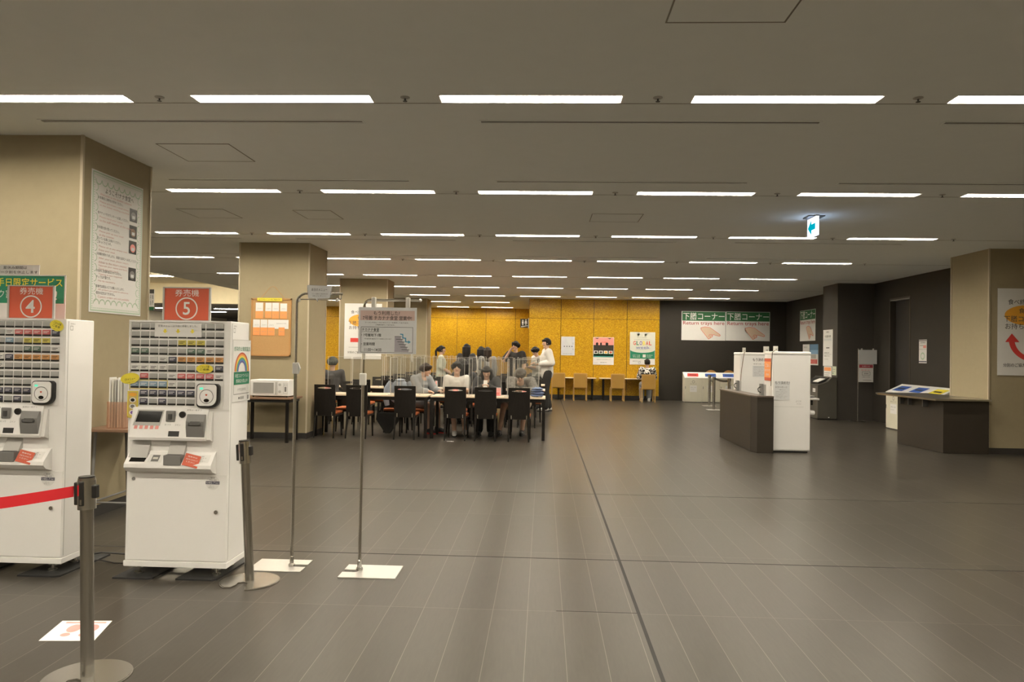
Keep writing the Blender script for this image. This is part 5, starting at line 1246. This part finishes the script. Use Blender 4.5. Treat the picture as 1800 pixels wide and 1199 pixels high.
def noteA(t):
    s = Sheet((3.70, 11.9985, .72), '-y', .46, .50)
    s.rect(M_paperg, .0,.12,.24,.42,1,'notice').text(M_ink, 'もう決めた?', .01,.37,.24,.42,2,.005).text(M_inkg, '食堂の使い方', .01,.31,.20,.34).text(M_ink, '今週のメニュー', .07,.275,.18,.29)
    for q in range(5): s.text(M_inkg, ['食券を先にお求めください','メニューはこちら','アプリでも確認できます','混雑時はお待ちください','ご協力をお願いします'][q], .02,.245-.024*q,.20-.03*(q % 3),.260-.024*q)
    s.text(M_inkg, 'ようこそ', .34,.09,.42,.12).text(M_inkg, 'アプリ', .35,.05,.42,.07).rect(M_lgrey, 0,.012,.46,.015,1,'tape'); s.done(t)
    sh = MB().box(4.27,4.42,12.02,12.28,.845,.875,.008).build('serving_shelf', M_lgrey, t); MB().box(4.27,4.37,12.05,12.25,.60,.68,.03).build('cup_rest', M_white2, t)
    MB().cyl((4.34,12.14,.845),(4.34,12.14,.76),.018,12).build('nozzle', M_black, sh)
white_cabinet(3.665, 4.27, 12.0, 12.42, 1.615, 'tall white cabinet with taped papers standing right of the counter', noteA)
def noteB(t):
    s = Sheet((3.80, 13.5985, 1.14), '-y', .30, .42)
    s.text(M_ink, 'もう決めた?', .0,.30,.26,.36,2,.005).text(M_inkg, '食堂の使い方', .01,.24,.22,.265).rect(M_paperg, .0,.02,.26,.22,1,'notice')
    for q in range(5): s.text(M_inkg, ['食券を先にお求めください','メニューはこちら','アプリでも確認できます','混雑時はお待ちください','ご協力をお願いします'][q], .02,.185-.035*q,.22-.03*(q % 2),.203-.035*q)
    s.done(t)
white_cabinet(3.575, 4.18, 13.6, 14.05, 1.60, 'white cabinet behind the dark counter, farther of the two', noteB)
s = Sheet((3.6585, 12.40, 1.14), '-x', .34, .36)
s.rect(M_note, 0,.05,.34,.31,1).text(M_paper, 'ごはん', .06,.22,.28,.28).text(M_paper, 'おかわり', .03,.15,.31,.19).text(M_paper, '自由', .10,.08,.24,.12); s.make('orange_notice', M_red, 'orange notice sheet on the left side of the nearer white cabinet', 'notice', t=.002)
for x, y, z, w_, h_, lab in ((3.64,13.7,1.60,.06,.085,'small white card on top of the farther white cabinet, left one'), (4.02,13.7,1.60,.10,.115,'larger white card on top of the farther white cabinet'), (3.70,12.08,1.615,.075,.085,'small white card on top of the nearer white cabinet')):
    t = thing('label_card', lab, 'card', (x, y, z)); MB().box(x, x+w_, y, y+.008, z, z+h_, .002).build('card', M_offw, t); MB().box(x, x+w_, y-.02, y+.03, z, z+.004).build('foot', M_acre, t)
    s = Sheet((x, y-.0005, z), '-y', w_, h_); s.rect(M_inkg, w_*.5,h_*.3,w_*.8,h_*.5); s.done(t)
for x, y, lab in ((3.50,13.50,'grey cable bracket at the far end of the dark counter'), (3.50,12.02,'grey cable bracket at the near end of the dark counter')):
    t = thing('cable_bracket', lab, 'bracket', (x, y, .905))
    MB().box(x, x+.035, y, y+.12, .905, 1.09, .003).build('plate', M_grey, t); MB().box(x+.045, x+.08, y+.02, y+.10, .905, 1.08, .003).build('socket', M_lgrey, t)
    MB().tube([(x-.004,y+.02,.95),(x-.045,y+.0,.97),(x-.055,y,1.01),(x-.03,y,1.04),(x,y+.02,1.04)], .008, 8).build('cable_loop', M_black, t)
tag(MB().tube([(3.70,11.99,1.63),(3.655,11.98,1.60),(3.648,11.99,1.35),(3.65,12.02,1.06)], .005, 6).build('power_cable', M_black), 'black cable hanging down the left edge of the nearer white cabinet', 'cable')
tag(MB().tube([(3.66,13.59,1.61),(3.64,13.585,1.58),(3.60,13.585,1.30),(3.58,13.58,1.07)], .005, 6).build('power_cable', M_brown2), 'brown cable hanging down the farther white cabinet', 'cable')

# ---------------- dark kiosk, pillar papers, stand sign, wall paper
t = thing('tray_kiosk', 'dark olive grey kiosk with a sloping hopper against the dark pillar', 'kiosk', (7.07, 19.1, 0))
MB().prism([(6.84,.03),(7.30,.03),(7.30,1.03),(7.19,1.05),(7.08,.93),(6.84,.84)], 18.72, 19.85, 'y').xf(Matrix.Translation((-.115,-.30,0))).build('body', M_kiosk, t)
MB().box(6.74,7.17,18.45,19.53,0,.032).build('plinth', M_black, t)
MB().prism([(6.78,.885),(6.95,.950),(7.055,1.02),(7.04,1.035),(6.94,.975),(6.775,.905)], 18.55, 19.42, 'y').build('hopper', M_black, t)
MB().prism([(6.80,.915),(6.96,.985),(6.97,1.005),(6.80,.93)], 18.60, 18.95, 'y').build('paper_tray', M_paper, t)
MB().box(6.60,6.725,18.60,19.30,.55,.575,.006).build('shelf', M_lgrey, t)
s = Sheet((6.7235, 19.45, .64), '-x', 1.0, .2); s.rect(M_paper, .30,.03,.50,.13,1,'label').rect(M_paper, .70,.03,.88,.12,1,'label').text(M_ink, '食器', .33,.06,.47,.1).text(M_ink, 'はし', .73,.055,.85,.09); s.done(t)
s = Sheet((6.98, 18.4185, .05), '-y', .08, .05); s.rect(M_paper, 0,0,.03,.02,1,'label'); s.done(t)
s = Sheet((7.196, 19.36, 1.31), '-x', .62, .92)
s.text(M_ink, 'お願い', .20,.84,.42,.88).text(M_ink, '食堂利用', .10,.72,.50,.78,2,.01).rect(M_paperg, .05,.64,.55,.70).rect(M_ink, .2,.45,.42,.47).text(M_ink, '返却時間のご案内', .08,.32,.40,.35).text(M_ink, '食器はこちらへ', .08,.24,.45,.27).text(M_inkg, 'ゴミは分別', .08,.16,.34,.19).rect(M_inkg, .06,.295,.56,.30); s.make('notice', M_paper, 'long white notice on the side of the dark pillar', 'notice', t=.003)
s = Sheet((7.196, 19.30, .99), '-x', .50, .31); s.rect(M_note, .03,.20,.47,.29).rect(M_inkg, .05,.14,.4,.15).rect(M_inkg, .05,.09,.35,.10).rect(M_inkg, .05,.05,.4,.06); s.make('notice', M_paper, 'small white sheet with an orange heading under the long pillar notice', 'notice', t=.003)
s = Sheet((7.196, 18.76, 1.09), '-x', .26, .22); s.rect(M_inkg, .03,.14,.2,.15).rect(M_inkg, .03,.09,.18,.10).rect(M_green, .03,.04,.1,.06); s.make('notice', mat('pale_green_paper', (.62,.66,.52), .7), 'small pale green sheet at the corner of the dark pillar', 'notice', t=.003)
t = thing('poster_stand', 'slim chrome stand with a grey board and a red headed poster', 'sign stand', (7.60, 18.2, 0))
MB().box(7.47,7.74,18.08,18.32,0,.010,.003).build('base_plate', M_steel, t); MB().cyl((7.60,18.2,.01),(7.60,18.2,1.755),.010,12).build('pole', M_steel, t)
MB().cyl((7.595,18.2,1.75),(8.02,18.2,1.75),.008,10).build('arm', M_steel, t)
for x in (7.68,7.95): MB().box(x-.015,x+.015,18.185,18.215,1.715,1.76).build('clip', M_acre, t)
MB().box(7.60,8.03,18.172,18.180,1.385,1.725).build('board', M_paperg, t)
s = Sheet((7.60, 18.168, .95), '-y', .345, .43)
s.rect(mat('maroon_print', (.40,.06,.08), .6), .01,.34,.335,.42).text(M_paper, 'お知らせ', .08,.36,.26,.40).frame(M_ink, .08,.16,.27,.25,.006).text(M_ink, '混雑時', .12,.19,.23,.22).text(M_redw, '席の譲り合い', .06,.275,.29,.30).text(M_ink, 'ご協力ください', .07,.11,.28,.135).rect(M_inkg, .1,.04,.3,.05); s.make('poster_sheet', M_paper, parent=t, t=.003)
s = Sheet((HALL_X1-.006, 16.27, 1.44), '-x', .32, .50)
s.rect(M_ink, .0,.47,.32,.485).text(M_ink, '注意事項', .05,.42,.27,.455).rect(M_inkg, .04,.37,.2,.38).rect(M_pink, .18,.32,.30,.38).rect(M_lgrey, 0,.29,.32,.30).ell(M_pgreen, .16,.15,.09,.08).ell(M_paper, .16,.15,.06,.05,2).rect(M_navy, .0,.02,.32,.045); s.make('notice', M_paper, 'white notice with a blue foot on the dark right wall beside the door', 'notice', t=.003)

# ---------------- brown counter at the right column
t = thing('return_counter', 'dark brown counter with a steel top beside the right beige column', 'counter', (6.9, 13.3, 0))
MB().prism([(6.52,12.34),(7.245,12.34),(7.245,13.62),(6.39,13.62)], .004, .855, 'z').build('body', M_brown, t)
MB().prism([(6.36,12.27),(7.245,12.27),(7.245,14.30),(6.30,14.30),(6.20,14.0)], .858, .888, 'z').build('counter_top', steel('counter_steel', (.50,.49,.46), .28), t)
for x, y in ((6.42,13.2),(6.40,13.45),(6.44,12.75)): MB().box(x-.05, x+.07, y-.012, y+.012, .73, .858).build('support_bracket', M_dgrey, t)
MB().box(6.56, 7.24, 12.36, 13.60, 0, .006).build('plinth', M_black, t)
